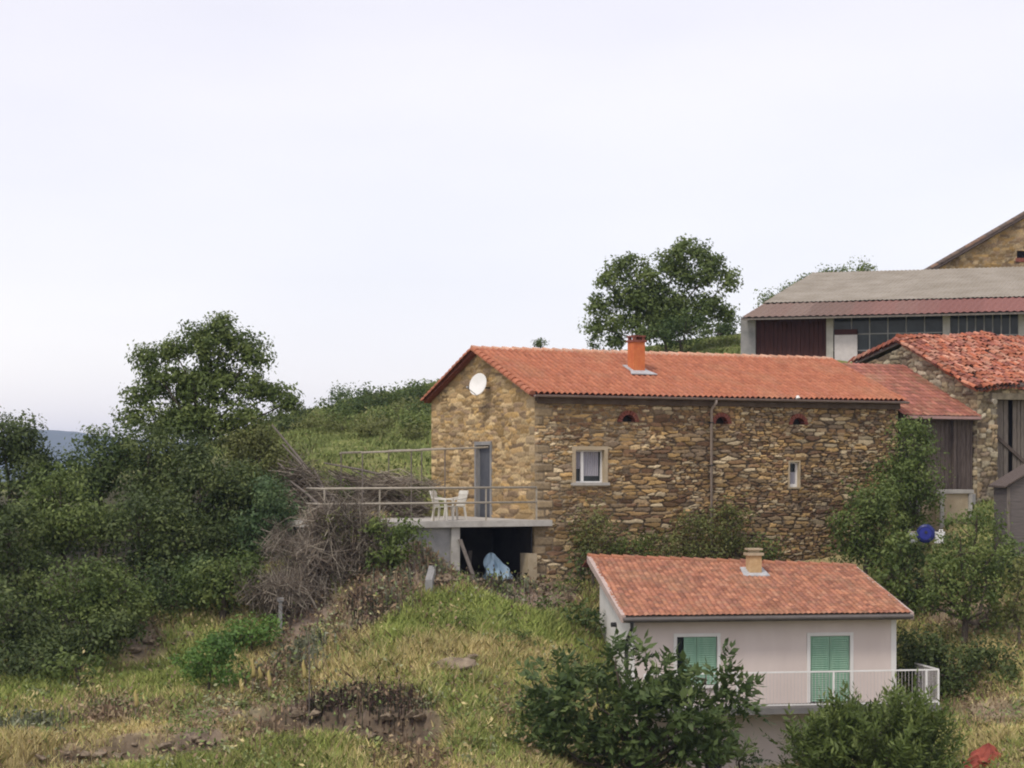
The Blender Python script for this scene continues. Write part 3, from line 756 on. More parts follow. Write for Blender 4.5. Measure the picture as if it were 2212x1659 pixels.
# ================================================================== LINK BUILDING (between house and barn)
link = thing('lean_to', 'low red tiled lean-to with dark plank front between house and barn', 'lean-to', HF.p(15.5, 1, -1.4))
ZLE = 2.05; s0, s1 = L1 + .16, 17.25
slk = unit(HF.g * 4.2 + np.array([0, 0, ZR + .05 - ZLE]))
TPR = np.array([.92, 1.02, 1.0]) * np.array([[.36, .125, .085], [.33, .115, .08], [.39, .14, .10], [.30, .11, .08], [.36, .15, .10], [.37, .13, .10]])
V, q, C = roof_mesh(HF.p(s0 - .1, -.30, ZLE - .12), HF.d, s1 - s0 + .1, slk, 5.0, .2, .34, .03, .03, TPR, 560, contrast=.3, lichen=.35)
lr = mk('roof', V, q, M['tile'], link, cols=C)
b = MB(); e0 = [HF.p(s0, -.27, ZLE - .24), HF.p(s0, -.27, ZLE - .14), HF.p(s0, 4.2, ZR - .03), HF.p(s0, 4.2, ZR - .13)]
b.prism(e0, [p + HF.d * (s1 - s0 - .02) for p in e0]); b.build('roof_boards', M['wood_dark'], lr)
b = MB().box(HF, s0 - .02, s1 - .05, -.36, -.30, ZLE - .2, ZLE - .10); b.build('eave_board', pm('pink_board', (.33, .20, .18), (.42, .27, .25), 3, .8, .1), lr)
b = MB(); a = s0 + .02; k_ = 0
while a < s1 - .1:
    wd = .17 + .05 * hsh(k_, 1); b.box(HF, a, min(a + wd - .015, s1 - .06), .15 - .02 * hsh(k_, 2), .20, -.72 - .05 * hsh(k_, 5), ZLE + .1); a += wd; k_ += 1
b.build('plank_wall', M['wood_dark'], link)
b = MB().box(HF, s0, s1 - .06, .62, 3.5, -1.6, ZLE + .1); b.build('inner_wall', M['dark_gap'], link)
b = MB().box(HF, s0 + .75, s0 + .85, -.02, .1, -.7, ZLE - .2); b.box(HF, s0 + 2.2, s0 + 2.3, -.02, .1, -.7, ZLE - .2); b.build('post', M['wood_dark'], link)
b = MB().box(HF, s0 - .02, s1 - .06, -.05, .6, -2.2, -.76); b.build('plinth', M['old_concrete'], link)
# concrete ledge in front of it
la, zt_ = HF.front(2022, 1058, -1.0); lb_, zb_ = HF.front(2104, 1110, -1.0)
led = thing('concrete_ledge', 'pale concrete block step below the dark plank front', 'step', HF.p((la + lb_) / 2, -.8, zb_))
b = MB().box(HF, la, lb_, -1.0, -.055, zt_ - .13, zt_); b.build('top_slab', M['concrete'], led)
b = MB().box(HF, la + .08, lb_ - .05, -.93, -.055, zb_ - .8, zt_ - .13); b.build('block', M['render_tan'], led)
MB().box(HF, la + .2, la + .36, -.985, -.931, zb_ - .8, zt_ - .131).build('pier', M['concrete'], led)
MB().box(HF, lb_ - .2, lb_ - .06, -.985, -.931, zb_ - .8, zt_ - .131).build('pier', M['concrete'], led)

# ================================================================== OLD BARN
barn = thing('old_barn', 'ruined stone barn with jumbled old tiles and dark plank doors', 'barn', HF.p(20, 3, -1.3))
SB = 17.3; ZBC, ZBA, ZBL = 2.78, 4.66, 4.05; wA = 4.3; W2 = 7.6
def btop(w): return .1 + ZBC + (ZBA - ZBC) * (w / wA) if w < wA else ZBA + (ZBL - ZBA) * (w - wA) / (7.0 - wA)
PALB = np.array([[.30, .25, .17], [.24, .19, .12], [.36, .31, .22], [.28, .21, .13], [.20, .155, .11], [.33, .27, .17], [.40, .35, .26]])
V, q, C = wall_mesh(HF, 'side', SB, 0.0, W2, -2.6, btop, [], .04, .50, .16, 700, pal=PALB, mortar=lambda a, z: np.array([.13, .10, .07]) + 0 * a[..., None], depth=.10)
mk('gable_wall', V, q, M['stone'], barn, cols=C)
rise = lambda a: .22 * float(sst(0, 3, a)) - .1 * float(sst(3, 7, a)) + .06 * math.sin(a * 2.1)
pr, _ = HF.front(2152, 950); zl_ = HF.front(2180, 862)[1]
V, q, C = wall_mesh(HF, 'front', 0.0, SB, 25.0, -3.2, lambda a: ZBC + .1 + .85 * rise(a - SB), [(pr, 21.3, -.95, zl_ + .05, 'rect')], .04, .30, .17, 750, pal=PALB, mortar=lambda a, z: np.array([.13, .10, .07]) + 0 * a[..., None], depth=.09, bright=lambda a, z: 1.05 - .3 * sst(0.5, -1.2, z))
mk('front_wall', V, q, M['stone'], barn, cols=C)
b = MB().box(HF, pr - .25, 21.5, -.09, .2, zl_ - .02, zl_ + .2); b.build('lintel', M['wood_beam'], barn)
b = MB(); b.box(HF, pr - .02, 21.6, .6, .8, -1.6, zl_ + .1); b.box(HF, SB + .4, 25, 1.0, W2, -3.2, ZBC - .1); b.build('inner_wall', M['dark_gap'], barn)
b = MB(); a = pr + .02; k_ = 0
while a < 21.25:
    wd = .15 + .07 * hsh(k_, 9); z0_ = -.9 + .12 * hsh(k_, 4)
    if k_ != 4: b.box(HF, a, a + wd - .02, .30 + .04 * hsh(k_, 6), .36, z0_, zl_ - .03)
    a += wd; k_ += 1
bd = b.build('plank_door', M['wood_old'], barn)
b = MB().prism([HF.p(pr + .1, .26, 1.3), HF.p(pr + .1, .26, 1.45), HF.p(pr + .1, .295, 1.45), HF.p(pr + .1, .295, 1.3)], [HF.p(pr + 1.9, .26, .0), HF.p(pr + 1.9, .26, .15), HF.p(pr + 1.9, .295, .15), HF.p(pr + 1.9, .295, .0)])
b.build('door_brace', M['wood_dark'], bd)
# barn roof: loose canal tiles, each a shell of its own inside one roof
rng = np.random.default_rng(19)
bs = unit(HF.g * wA + np.array([0, 0, ZBA - ZBC])); bn = np.cross(HF.d, bs)
Vt, Ft, Ct = [], [], []
def canal(P, ax, sd, up, ln, r, c, flip):
    base = len(Vt); n = 6
    for tt, rr_ in ((0, r), (1, r * .82)):
        for j in range(n):
            th = math.pi * j / (n - 1)
            for q_ in (1.0, .86):
                Vt.append(P + ax * tt * ln + sd * rr_ * q_ * math.cos(th) + up * (rr_ * q_ * math.sin(th) * (1 if flip else -1))); Ct.append(c)
    for j in range(n - 1):
        i0 = base + 2 * j; i1 = base + 2 * (j + 1); k0 = i0 + 2 * n; k1 = i1 + 2 * n
        Ft.extend([(i0, i1, k1, k0), (i0 + 1, k0 + 1, k1 + 1, i1 + 1), (i0, i0 + 1, i1 + 1, i1), (k0, k1, k1 + 1, k0 + 1)])
BP = np.array([.84, .86, .9]) * np.array([[.52, .18, .095], [.46, .14, .07], [.56, .235, .14], [.40, .13, .075], [.50, .22, .15], [.36, .13, .09], [.58, .29, .19]])
Lsb = math.hypot(wA, ZBA - ZBC) + .35
rise0 = rise
rise = lambda a: rise0(a - SB)
for r_ in range(17):
    for c_ in range(42):
        a = SB - .28 + c_ * .182; bb = -.32 + r_ * .30
        if a > 24.8 or bb > Lsb - .1: continue
        big = .35 + .75 * vn(a, bb, 1.2, 5)
        P = HF.p(a + rng.normal(0, .03 * big), 0, ZBC + .26 + rise(a)) + bs * (bb + rng.normal(0, .05 * big)) + bn * (rng.normal(0, .018 * big) + .03)
        yaw = rng.normal(0, .09 * big); ax = unit(bs * math.cos(yaw) + HF.d * math.sin(yaw) + bn * rng.normal(-.05, .05 * big)); sd = unit(np.cross(ax, bn)); up = np.cross(sd, ax)
        cc = BP[rng.integers(len(BP))] * rng.uniform(.7, 1.2)
        canal(P - bn * .03 + HF.d * .091, ax, sd, up, .38, .088, cc * .8, False)
        if rng.random() < .95: canal(P + bn * .035, ax, sd, up, .38, .09, cc, True)
br = mk('roof', Vt, Ft, M['tile'], barn, cols=np.array(Ct))
b = MB()
e0 = [HF.p(SB - .15, -.22, ZBC + .06), HF.p(SB - .15, wA, ZBA + .12), HF.p(SB - .15, wA, ZBA + .2), HF.p(SB - .15, -.22, ZBC + .14)]
mid_ = [p + HF.d * 3 + np.array([0, 0, .27]) for p in e0]
b.prism(e0, mid_); b.prism(mid_, [p + HF.d * 4.5 for p in mid_])
e0 = [HF.p(SB - .15, wA + .01, ZBA + .12), HF.p(SB - .15, 7.4, ZBL + .05), HF.p(SB - .15, 7.4, ZBL + .13), HF.p(SB - .15, wA + .01, ZBA + .2)]
b.prism(e0, [p + HF.d * 7.5 for p in e0]); b.build('roof_boards', M['wood_dark'], br)
half_tiles([(HF.p(SB - .25, wA, ZBA + .34), HF.p(24.8, wA, ZBA + .50), .36), (HF.p(SB - .12, wA, ZBA + .3), HF.p(SB - .12, 7.5, ZBL + .2), .34)], .13, M['tile'], 'ridge_tiles', br, BP * .85, 23, tilt=.06)
half_tiles([(HF.p(SB - .14, -.3, ZBC + .2), HF.p(SB - .14, wA, ZBA + .3), .34)], .11, M['tile'], 'verge_tiles', br, BP * .6, 24, tilt=.05)
b = MB().tube([HF.p(SB + .55, -.12, ZBC - .25), HF.p(SB + .55, -.3, ZBC - .3)], [.07, .1], 10); b.build('door_lamp', M['rail'], barn)

# small shed at the right edge
SF = Fr(at(2176, 1100, 61)[:2], 8)
zsb = at(2176, 1172, 61)[2]; zst = at(2176, 1052, 61)[2]
shed = thing('small_shed', 'small grey board shed with a dark sloping roof in front of the barn', 'shed', SF.p(1.5, 1, zsb))
b = MB(); nbd = 9
pf = [(0, zsb - .9), (2.8, zsb - .9), (2.8, zst + .9), (1.6, zst + .95), (0, zst)]
b.prism([SF.p(a, 0, z) for a, z in pf], [SF.p(a, 1.1, z) for a, z in pf]); b.build('wall', M['shed_wall'], shed)
b = MB()
b.prism([SF.p(-.14, -.15, zst - .02), SF.p(1.62, -.15, zst + 1.0), SF.p(1.62, -.15, zst + 1.05), SF.p(-.14, -.15, zst + .03)], [SF.p(-.14, 1.2, zst - .02), SF.p(1.62, 1.2, zst + 1.0), SF.p(1.62, 1.2, zst + 1.08), SF.p(-.14, 1.2, zst + .06)])
b.build('roof', M['wood_dark'], shed)
b = MB().box(SF, -.02, .08, -.03, 0.0, zsb - .9, zst - .02); b.build('corner_post', M['wood_old'], shed)

# ================================================================== UPPER HANGAR
E0 = at(1600, 686, 85); GF = Fr(E0[:2], -16)
T0 = at(1755, 592, 97)
hang = thing('open_hangar', 'long farm hangar with grey sheet roof, red eave strip and dark bays', 'hangar', GF.p(8, 3, 5.4))
ZH = E0[2]; LH = 19.0
slope = T0 - E0; Lsl = np.linalg.norm(slope); us = slope / Lsl
def sheet(O, ex, Lx, es, Ls_, px, amp, m, name, parent, k, step=0.0, nyy=14):
    nn = np.cross(unit(ex), unit(es)); nn = nn if nn[2] > 0 else -nn
    a = np.linspace(0, Lx, int(Lx / px * 6)); bq = np.linspace(0, Ls_, nyy)
    A, B = np.meshgrid(a, bq)
    h = amp * np.sin(2 * np.pi * A / px) + .05 * (fbm(A, B, 2.5, k) - .5) + step * (1 - (B / Ls_ * 5) % 1)
    V = np.asarray(O) + A[..., None] * unit(ex) + B[..., None] * unit(es) + h[..., None] * nn
    I = np.arange(A.size).reshape(A.shape)
    return mk(name, V.reshape(-1, 3), np.stack([I[:-1, :-1], I[:-1, 1:], I[1:, 1:], I[1:, :-1]], -1).reshape(-1, 4), m, parent)
fr_ = .30
hr = sheet(E0 + us * Lsl * (fr_ - .02) + np.array([0, 0, .05]), GF.d, LH, us, Lsl * (1 - fr_ + .02), .2, .016, M['fibre'], 'roof', hang, 31, .02, 40)
M['red_strip'] = pm('red_brown_sheets', (.20, .115, .085), (.34, .13, .10), .35, .85, .15, 8, c3=(.36, .075, .07))
so_ = sheet(E0, GF.d, LH, us, Lsl * fr_, .3, .025, M['stone'], 'eave_strip', hr, 32, .02, 12)
co_ = np.empty(len(so_.data.vertices) * 3); so_.data.vertices.foreach_get('co', co_); co_ = co_.reshape(-1, 3) + ORG[so_.name] - E0
aa = co_ @ GF.d; pn_ = np.floor(aa / .95); tt_ = np.clip((aa - 1.5) / 8 + (hsh(pn_, 2, 5) - .5) * .3, 0, 1)[:, None]
cc_ = (np.array([.19, .135, .11]) * (1 - tt_) + np.array([.225, .10, .085]) * tt_) * (.85 + .3 * hsh(pn_, 7, 8))[:, None]
ca_ = so_.data.attributes.new('Col', 'FLOAT_COLOR', 'POINT'); c4_ = np.ones((len(cc_), 4), np.float32); c4_[:, :3] = cc_; ca_.data.foreach_set('color', c4_.ravel())
b = MB(); dn = np.array([0, 0, -.12])
b.prism([E0 + dn, E0 + us * Lsl + dn, E0 + us * Lsl + dn * .4, E0 + dn * .4], [p + GF.d * LH for p in (E0 + dn, E0 + us * Lsl + dn, E0 + us * Lsl + dn * .4, E0 + dn * .4)])
b.build('roof_boards', M['wood_old'], hr)
zg = 4.6; w_i = .9                       # front wall a little behind the eave
def gs_(u, v=720, w0=w_i): return GF.front(u, v, w0)
aL, aR = gs_(1600)[0], gs_(1632)[0]
zT = ZH + .1
b = MB().box(GF, aL, aR, w_i, w_i + .3, zg, zT); b.box(GF, aL, aL + .25, w_i + .3, 6, zg, zT); b.build('block_wall', M['old_concrete'], hang)
a1 = gs_(1785)[0]
b = MB(); a = aR; k_ = 0
while a < a1 - .02:
    b.box(GF, a, min(a + .19, a1), w_i + .12 - .015 * (k_ % 2), w_i + .2, zg, zT); a += .2; k_ += 1
b.build('plank_door', M['wood_red'], hang)
for u0, u1 in ((1785, 1800), (2037, 2052), (2200, 2216)):
    b = MB().box(GF, gs_(u0)[0], gs_(u1)[0], w_i - .02, w_i + .28, zg, zT); b.build('pillar', M['concrete'], hang)
zmid = gs_(1900, 745)[1]
def glaz(u0, u1, n, vt=690, vb=745, rail=.5):
    a0, b0 = gs_(u0)[0], gs_(u1)[0]; z1 = zT; z0 = zmid - .25
    b = MB()
    for i in range(n + 1):
        q_ = a0 + (b0 - a0) * i / n; b.box(GF, q_ - .025, q_ + .025, w_i + .08, w_i + .13, z0, z1)
    for z in (z0, z0 + (z1 - z0) * rail): b.box(GF, a0, b0, w_i + .075, w_i + .135, z, z + .05)
    o = b.build('window', M['old_concrete'], hang)
    b = MB().box(GF, a0, b0, w_i + .14, w_i + .16, z0, z1); b.build('pane', M['glass'], o)
glaz(1800, 2037, 6, rail=.45); glaz(2052, 2200, 8, rail=.35)
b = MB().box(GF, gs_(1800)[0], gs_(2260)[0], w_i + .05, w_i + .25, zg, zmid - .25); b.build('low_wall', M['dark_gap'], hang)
a0, zA_ = gs_(1803, 724); b0, _ = gs_(1852, 724)
b = MB().box(GF, a0, b0, w_i - .04, w_i + .05, zg, zA_); b.build('white_panel', M['bars'], hang)
b = MB().box(GF, a0, b0, w_i - .03, w_i + .05, zA_, zA_ + .25); b.build('panel_board', M['wood_red'], hang)
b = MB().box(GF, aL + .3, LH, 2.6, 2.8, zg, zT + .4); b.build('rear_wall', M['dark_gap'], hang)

# big gable behind the hangar
BF = Fr(at(1985, 600, 96.5)[:2], 4)
bg = thing('tall_stone_barn', 'tall tan stone gable rising behind the grey hangar roof', 'barn', BF.p(6, 2, 5.5))
z_l = at(1985, 604, 96.5)[2]; s_r, z_r = BF.front(2212, 472); sl_ = (z_r - z_l) / s_r
apx = s_r + 2.2
gt = lambda a: z_l + sl_ * a if a < apx else z_l + sl_ * (2 * apx - a)
ha, hz = BF.front(2196, 548)
V, q, C = wall_mesh(BF, 'front', 0.0, 0.0, 2 * apx, 5.0, gt, [(ha, ha + .9, hz - .22, hz + .12, 'rect')], .06, .34, .16, 900, pal=PALG, mortar=lambda a, z: np.array([.31, .25, .165]) + 0 * a[..., None], depth=.04, bright=lambda a, z: .82 + .2 * fbm(a, z, 1.2, 9), gap=(0, .1))
mk('gable_wall', V, q, M['stone'], bg, cols=C)
b = MB().box(BF, ha - .06, ha + 1.0, -.07, .2, hz - .42, hz - .221); b.build('vent_sill', M['red_brick'], bg)
pf = [(0.02, 5.0), (2 * apx - .02, 5.0), (2 * apx - .02, z_l - .1), (apx, gt(apx) - .1), (0.02, z_l - .1)]
b = MB().prism([BF.p(a, .3, z) for a, z in pf], [BF.p(a, 2.9, z) for a, z in pf]); b.build('rear_wall', M['dark_gap'], bg)
b = MB()
for sgn in (0, 1):
    fA = [(-.5, gt(0) - .5 * sl_ + .05), (apx, gt(apx) + .05), (apx, gt(apx) + .20), (-.5, gt(0) - .5 * sl_ + .20)]
    if sgn: fA = [(2 * apx - a + (.004 if a == apx else 0), z) for a, z in fA]
    b.prism([BF.p(a, -.3, z) for a, z in fA], [BF.p(a, 3.0, z) for a, z in fA])
rf2 = b.build('roof', M['wood_dark'], bg)
half_tiles([(BF.p(-.5, -.22, gt(0) - .5 * sl_ + .25), BF.p(apx, -.22, gt(apx) + .25), .4)], .12, M['tile'], 'verge_tiles', rf2, np.array([[.16, .115, .09], [.22, .14, .10], [.13, .10, .085]]), 9)

# ================================================================== PINK HOUSE
PF = Fr(at(1363, 1400, 53)[:2], 9.0)
LP = PF.front(1935, 1400)[0]; DP = 4.3
ZPE = at(1345, 1336, 52.6)[2]; 
pink = thing('pink_house', 'pink rendered two storey house with mottled red roof and green shutters', 'house', PF.p(LP / 2, 2, -8.6))
ZPR = at(1258, 1206, 57.6)[2]; ZPR2 = at(1885, 1228, 58.6)[2]
ZF = PF.front(1670, 1520)[1]         # upper floor
dA, zdt = PF.front(1750, 1374); dB, _ = PF.front(1836, 1374)
wA_, zwt = PF.front(1462, 1376); wB_, _ = PF.front(1549, 1376); zwb = ZF + .55
ovp, ovs = .55, .36
def pwall(name, pieces, m, par):
    b = MB()
    for p_ in pieces: b.box(PF, *p_)
    return b.build(name, m, par)
ztw = ZPE + .16
pwall('front_wall', [(0, wA_, 0, .25, ZF, ztw), (wA_, wB_, 0, .25, zwt, ztw), (wA_, wB_, 0, .25, ZF, zwb), (wB_, dA, 0, .25, ZF, ztw), (dA, dB, 0, .25, zdt, ztw), (dB, LP, 0, .25, ZF, ztw)], M['pink'], pink)
zbk = ZPE + .16 + (ZPR - ZPE) * (DP / (DP + ovp))
b = MB().prism([PF.p(.0, .252, ZF), PF.p(.0, DP, ZF), PF.p(.0, DP, zbk - .05), PF.p(.0, .252, ztw + .02)], [PF.p(.25, .252, ZF), PF.p(.25, DP, ZF), PF.p(.25, DP, zbk - .05), PF.p(.25, .252, ztw + .02)])
b.build('side_wall', M['pale_trim'], pink)
b = MB().prism([PF.p(LP - .25, .252, ZF), PF.p(LP - .25, DP, ZF), PF.p(LP - .25, DP, zbk - .32), PF.p(LP - .25, .252, ztw - .01)], [PF.p(LP, .252, ZF), PF.p(LP, DP, ZF), PF.p(LP, DP, zbk - .32), PF.p(LP, .252, ztw - .01)])
b.build('side_wall', M['pink'], pink)
b = MB().prism([PF.p(.26, DP - .25, ZF), PF.p(LP - .26, DP - .25, ZF), PF.p(LP - .26, DP, ZF), PF.p(.26, DP, ZF)], [PF.p(.26, DP - .25, zbk - .1), PF.p(LP - .26, DP - .25, zbk - .36), PF.p(LP - .26, DP, zbk - .36), PF.p(.26, DP, zbk - .1)])
b.build('rear_wall', M['pink'], pink)
xl, _ = PF.front(1565, 1600, .1)
b = MB().box(PF, .02, LP - .02, .1, DP, -10.2, ZF - .22); b.build('ground_floor', M['pink'], pink)
b = MB().box(PF, xl - .55, xl - .1, .06, .099, -8.4, ZF - .55); b.build('cellar_door', M['dark_gap'], pink)
b = MB().box(PF, .27, LP - .27, .6, DP - .3, ZF + .01, ZPE); b.build('room', M['dark_gap'], pink)
# openings
def shutter_pair(a0, a1, z0, z1, name, ajar):
    b = MB(); t = .095
    b.box(PF, a0 - t, a0, -.03, .2, z0, z1 + t); b.box(PF, a1, a1 + t, -.03, .2, z0, z1 + t); b.box(PF, a0, a1, -.03, .2, z1, z1 + t)
    o = b.build(name, M['pale_trim'], pink)
    m = (a0 + a1) / 2
    for k_, (p0, p1) in enumerate(((a0 + .01, m - .008), (m + .008, a1 - .01))):
        b = MB(); z = z0 + .02
        x0 = p0 + (.20 if ajar and k_ == 0 else 0)
        b.box(PF, x0, p1, .03, .065, z0 + .02, z1 - .01)
        while z < z1 - .08:
            b.prism([PF.p(x0 + .05, .022, z + .005), PF.p(x0 + .05, .03, z + .005), PF.p(x0 + .05, .03, z + .05), PF.p(x0 + .05, .005, z + .012)], [PF.p(p1 - .05, .022, z + .005), PF.p(p1 - .05, .03, z + .005), PF.p(p1 - .05, .03, z + .05), PF.p(p1 - .05, .005, z + .012)]); z += .062
        b.build('shutter', M['green_shutter'], o)
    return o
wo = shutter_pair(wA_, wB_, zwb, zwt, 'window', True)
b = MB().box(PF, wA_ - .14, wB_ + .14, -.09, .15, zwb - .07, zwb - .001); b.build('sill', M['pale_trim'], wo)
b = MB().box(PF, wA_ + .02, wA_ + .2, .12, .15, zwb, zwt); b.build('pane', M['glass'], wo)
shutter_pair(dA, dB, ZF + .01, zdt, 'door', False)
b = MB().box(PF, LP - .14, LP + .012, -.012, .14, ZF, ztw - .02); b.build('corner_trim', M['pale_trim'], pink)
b = MB().box(PF, -.012, .10, -.012, .14, ZF, ztw - .02); b.build('corner_trim', M['pale_trim'], pink)
# roof: one long slope, a short rear slope; the ridge sags towards the right
Op = PF.p(-ovs, -ovp, ZPE); esx = PF.p(-ovs, DP, ZPR) - Op; Lps = np.linalg.norm(esx); LR = PF.front(1972, 1334, -ovp)[0] + ovs
drop = (ZPR - ZPR2)
nn0 = unit(np.cross(PF.d, esx))
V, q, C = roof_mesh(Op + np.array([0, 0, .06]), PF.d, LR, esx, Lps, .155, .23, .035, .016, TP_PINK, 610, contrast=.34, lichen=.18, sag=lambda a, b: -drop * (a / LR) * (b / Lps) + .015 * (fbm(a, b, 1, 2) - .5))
pr_ = mk('roof', V, q, M['tile'], pink, cols=C)
b = MB()
dz = np.array([0, 0, 1.0])
for z0_, z1_, off in ((-.11, .045, 0),):
    A_ = [Op + dz * z0_, Op + PF.d * LR + dz * z0_, Op + PF.d * LR + esx + dz * (z0_ - drop), Op + esx + dz * z0_]
    B_ = [p + dz * (z1_ - z0_) for p in A_]
    b.prism(A_, B_)
b.build('roof_boards', M['wood_old'], pr_)
b = MB()
for st in (0,):
    A_ = [Op + PF.d * (-.03) + dz * -.10, Op + PF.d * (.09) + dz * -.10, Op + PF.d * (.09) + dz * .10, Op + PF.d * (-.03) + dz * .10]
    VM = pm('pale_verge', (.40, .30, .26), (.52, .42, .38), 5, .9, .3)
    MB().prism(A_, [p + esx for p in A_]).build('verge', VM, pr_)
    A_ = [Op + PF.d * (LR - .08) + dz * -.115, Op + PF.d * (LR + .03) + dz * -.115, Op + PF.d * (LR + .03) + dz * .085, Op + PF.d * (LR - .08) + dz * .085]
    b.prism(A_, [p + esx - dz * drop for p in A_])
b.build('verge', VM, pr_)
half_tiles([(Op + esx + dz * .07, Op + esx + PF.d * LR + dz * (.07 - drop), .36)], .10, M['tile'], 'ridge_tiles', pr_, TP_PINK, 31)
Bk = [Op + esx + dz * .0, Op + esx + PF.d * LR - dz * drop, Op + esx + PF.d * LR + PF.g * .9 - dz * (drop + .3), Op + esx + PF.g * .9 - dz * .3]
b = MB().prism(Bk, [p + dz * .05 for p in Bk]); b.build('rear_slope', M['red_brick'], pr_)
b = MB()
b.tube([PF.p(-ovs + .02, -ovp - .05, ZPE - .02), PF.p(-ovs + LR - .02, -ovp - .05, ZPE - .02)], .055, 10); b.build('gutter', M['brown_gutter'], pink)
b = MB().tube([PF.p(-ovs + .25, -ovp - .05, ZPE - .08), PF.p(-ovs + .28, -ovp + .05, ZPE - .25), PF.p(-.08, .3, ZPE - .75), PF.p(-.06, .35, ZPE - .95), PF.p(-.06, .35, ZF - 1)], .05, 8); b.build('downpipe', M['darkmetal'], pink)
b = MB().tube([PF.p(-.16, 1.9, ZPE - .35), PF.p(-.02, 1.9, ZPE - .35)], .07, 10); b.build('wall_lamp', M['darkmetal'], pink)
# chimney
cp_ = hit(1630, 1226, Op + dz * .08, nn0) - PF.P; cs_, cw_ = float(np.dot(cp_, PF.d)), float(np.dot(cp_, PF.g))
cz = ZPE + (ZPR - ZPE) * (cw_ + ovp) / (DP + ovp) - drop * .5
b = MB().box(PF, cs_ - .19, cs_ + .19, cw_ - .1, cw_ + .28, cz - .3, cz + .62); pc = b.build('chimney', M['tan_brick'], pr_)
b = MB().box(PF, cs_ - .245, cs_ + .245, cw_ - .155, cw_ + .335, cz + .62, cz + .70).box(PF, cs_ - .14, cs_ + .14, cw_ - .05, cw_ + .23, cz + .70, cz + .78).box(PF, cs_ - .22, cs_ + .22, cw_ - .13, cw_ + .31, cz + .78, cz + .83); b.build('chimney_cap', M['render_tan'], pc)
b = MB(); slp = (ZPR - ZPE) / (DP + ovp)
A_ = [PF.p(cs_ + a, cw_ + w_, cz + .11 + slp * w_) for a, w_ in ((-.42, -.32), (.38, -.32), (.34, .4), (-.34, .4))]
b.prism(A_, [p + dz * .03 for p in A_]); b.build('flashing', M['lead'], pc)
# balcony
bal = 'balcony'
zs = ZF
wbF = -1.0
sR, _ = PF.front(2030, 1480, wbF); sL = .15
b = MB().box(PF, sL, LP, wbF, -.001, zs - .17, zs - .003); b.box(PF, LP, sR + .05, wbF, .9, zs - .172, zs - .005)
bo = b.build('balcony', M['dull_slab'], pink)
zr = PF.front(1670, 1451, wbF + .06)[1]
b = MB().box(PF, sL, sR, wbF + .04, wbF + .08, zr - .04, zr).box(PF, sL, sR, wbF + .045, wbF + .075, zs + .06, zs + .09).box(PF, sR - .03, sR + .01, wbF + .08, .88, zr - .04, zr).box(PF, sR - .025, sR + .005, wbF + .08, .88, zs + .06, zs + .09)
b.build('top_rail', M['white'], bo)
b = MB(); a = sL + .06
while a < sR - .03:
    b.box(PF, a - .0045, a + .0045, wbF + .055, wbF + .065, zs + .09, zr - .04); a += .10
w_ = wbF + .15
while w_ < .85:
    b.box(PF, sR - .016, sR - .004, w_ - .006, w_ + .006, zs + .09, zr - .04); w_ += .085
b.build('railing_bars', M['bars'], bo)
s_mid, _ = PF.front(2003, 1480, wbF)
for a in (sL + .02, (sL + s_mid) * .33, (sL + s_mid) * .66, s_mid, sR - .02):
    b = MB().box(PF, a - .025, a + .025, wbF + .035, wbF + .085, zs - .002, zr - .041); b.build('post', M['white'], bo)

# ================================================================== VEGETATION
def leafquads(P, A, B, L, W_):
    L = np.asarray(L)[:, None]; W_ = np.asarray(W_)[:, None]
    Cn = unit(np.cross(A, B))
    v0 = P; v1 = P + A * L * .45 + B * W_ * .5 + Cn * W_ * .12; v2 = P + A * L; v3 = P + A * L * .45 - B * W_ * .5 + Cn * W_ * .12
    V = np.stack([v0, v1, v2, v3], 1).reshape(-1, 3)
    n = len(P); Q = (np.arange(n) * 4)[:, None] + np.arange(4)[None]
    return V, Q

def rdir(rng, n, up=0.0):
    d = rng.normal(size=(n, 3)); d[:, 2] += up
    return unit(d)

def clumps_of(rng, lobes, dens, shell=.5):
    Cs = []
    for c, r in lobes:
        n = max(6, int(dens * (r[0] * r[2] + r[0] * r[1] + r[1] * r[2]) / 3))
        d = rdir(rng, n, .15)
        rad = shell + (1 - shell) * rng.random(n) ** .6
        Cs.append(c + d * rad[:, None] * r * (0.86 + .24 * rng.random((n, 1))))
    return np.vstack(Cs)

def crown_mesh(rng, Cs, per, spread, size, asp=.5, up=.1, droop=0.0):
    n = len(Cs); cnt = np.maximum(3, rng.poisson(per, n)); idx = np.repeat(np.arange(n), cnt); m = len(idx)
    sp = spread * (.6 + .8 * rng.random(n))
    P = Cs[idx] + np.clip(rng.normal(size=(m, 3)), -1.7, 1.7) * sp[idx][:, None] * np.array([1, 1, .75])
    N0 = unit(unit(P - Cs[idx]) + .75 * rdir(rng, m) + np.array([0, 0, .35]))
    A = unit(np.cross(N0, rdir(rng, m))); B = np.cross(N0, A)
    L = size * (.6 + .8 * rng.random(m))
    V, Q = leafquads(P, A, B, L, L * asp)
    t = np.clip(.45 + (rng.random(n)[idx] - .5) * .85 + (rng.random(m) - .5) * .4, 0, 1)
    return V, Q, np.repeat(t, 4)

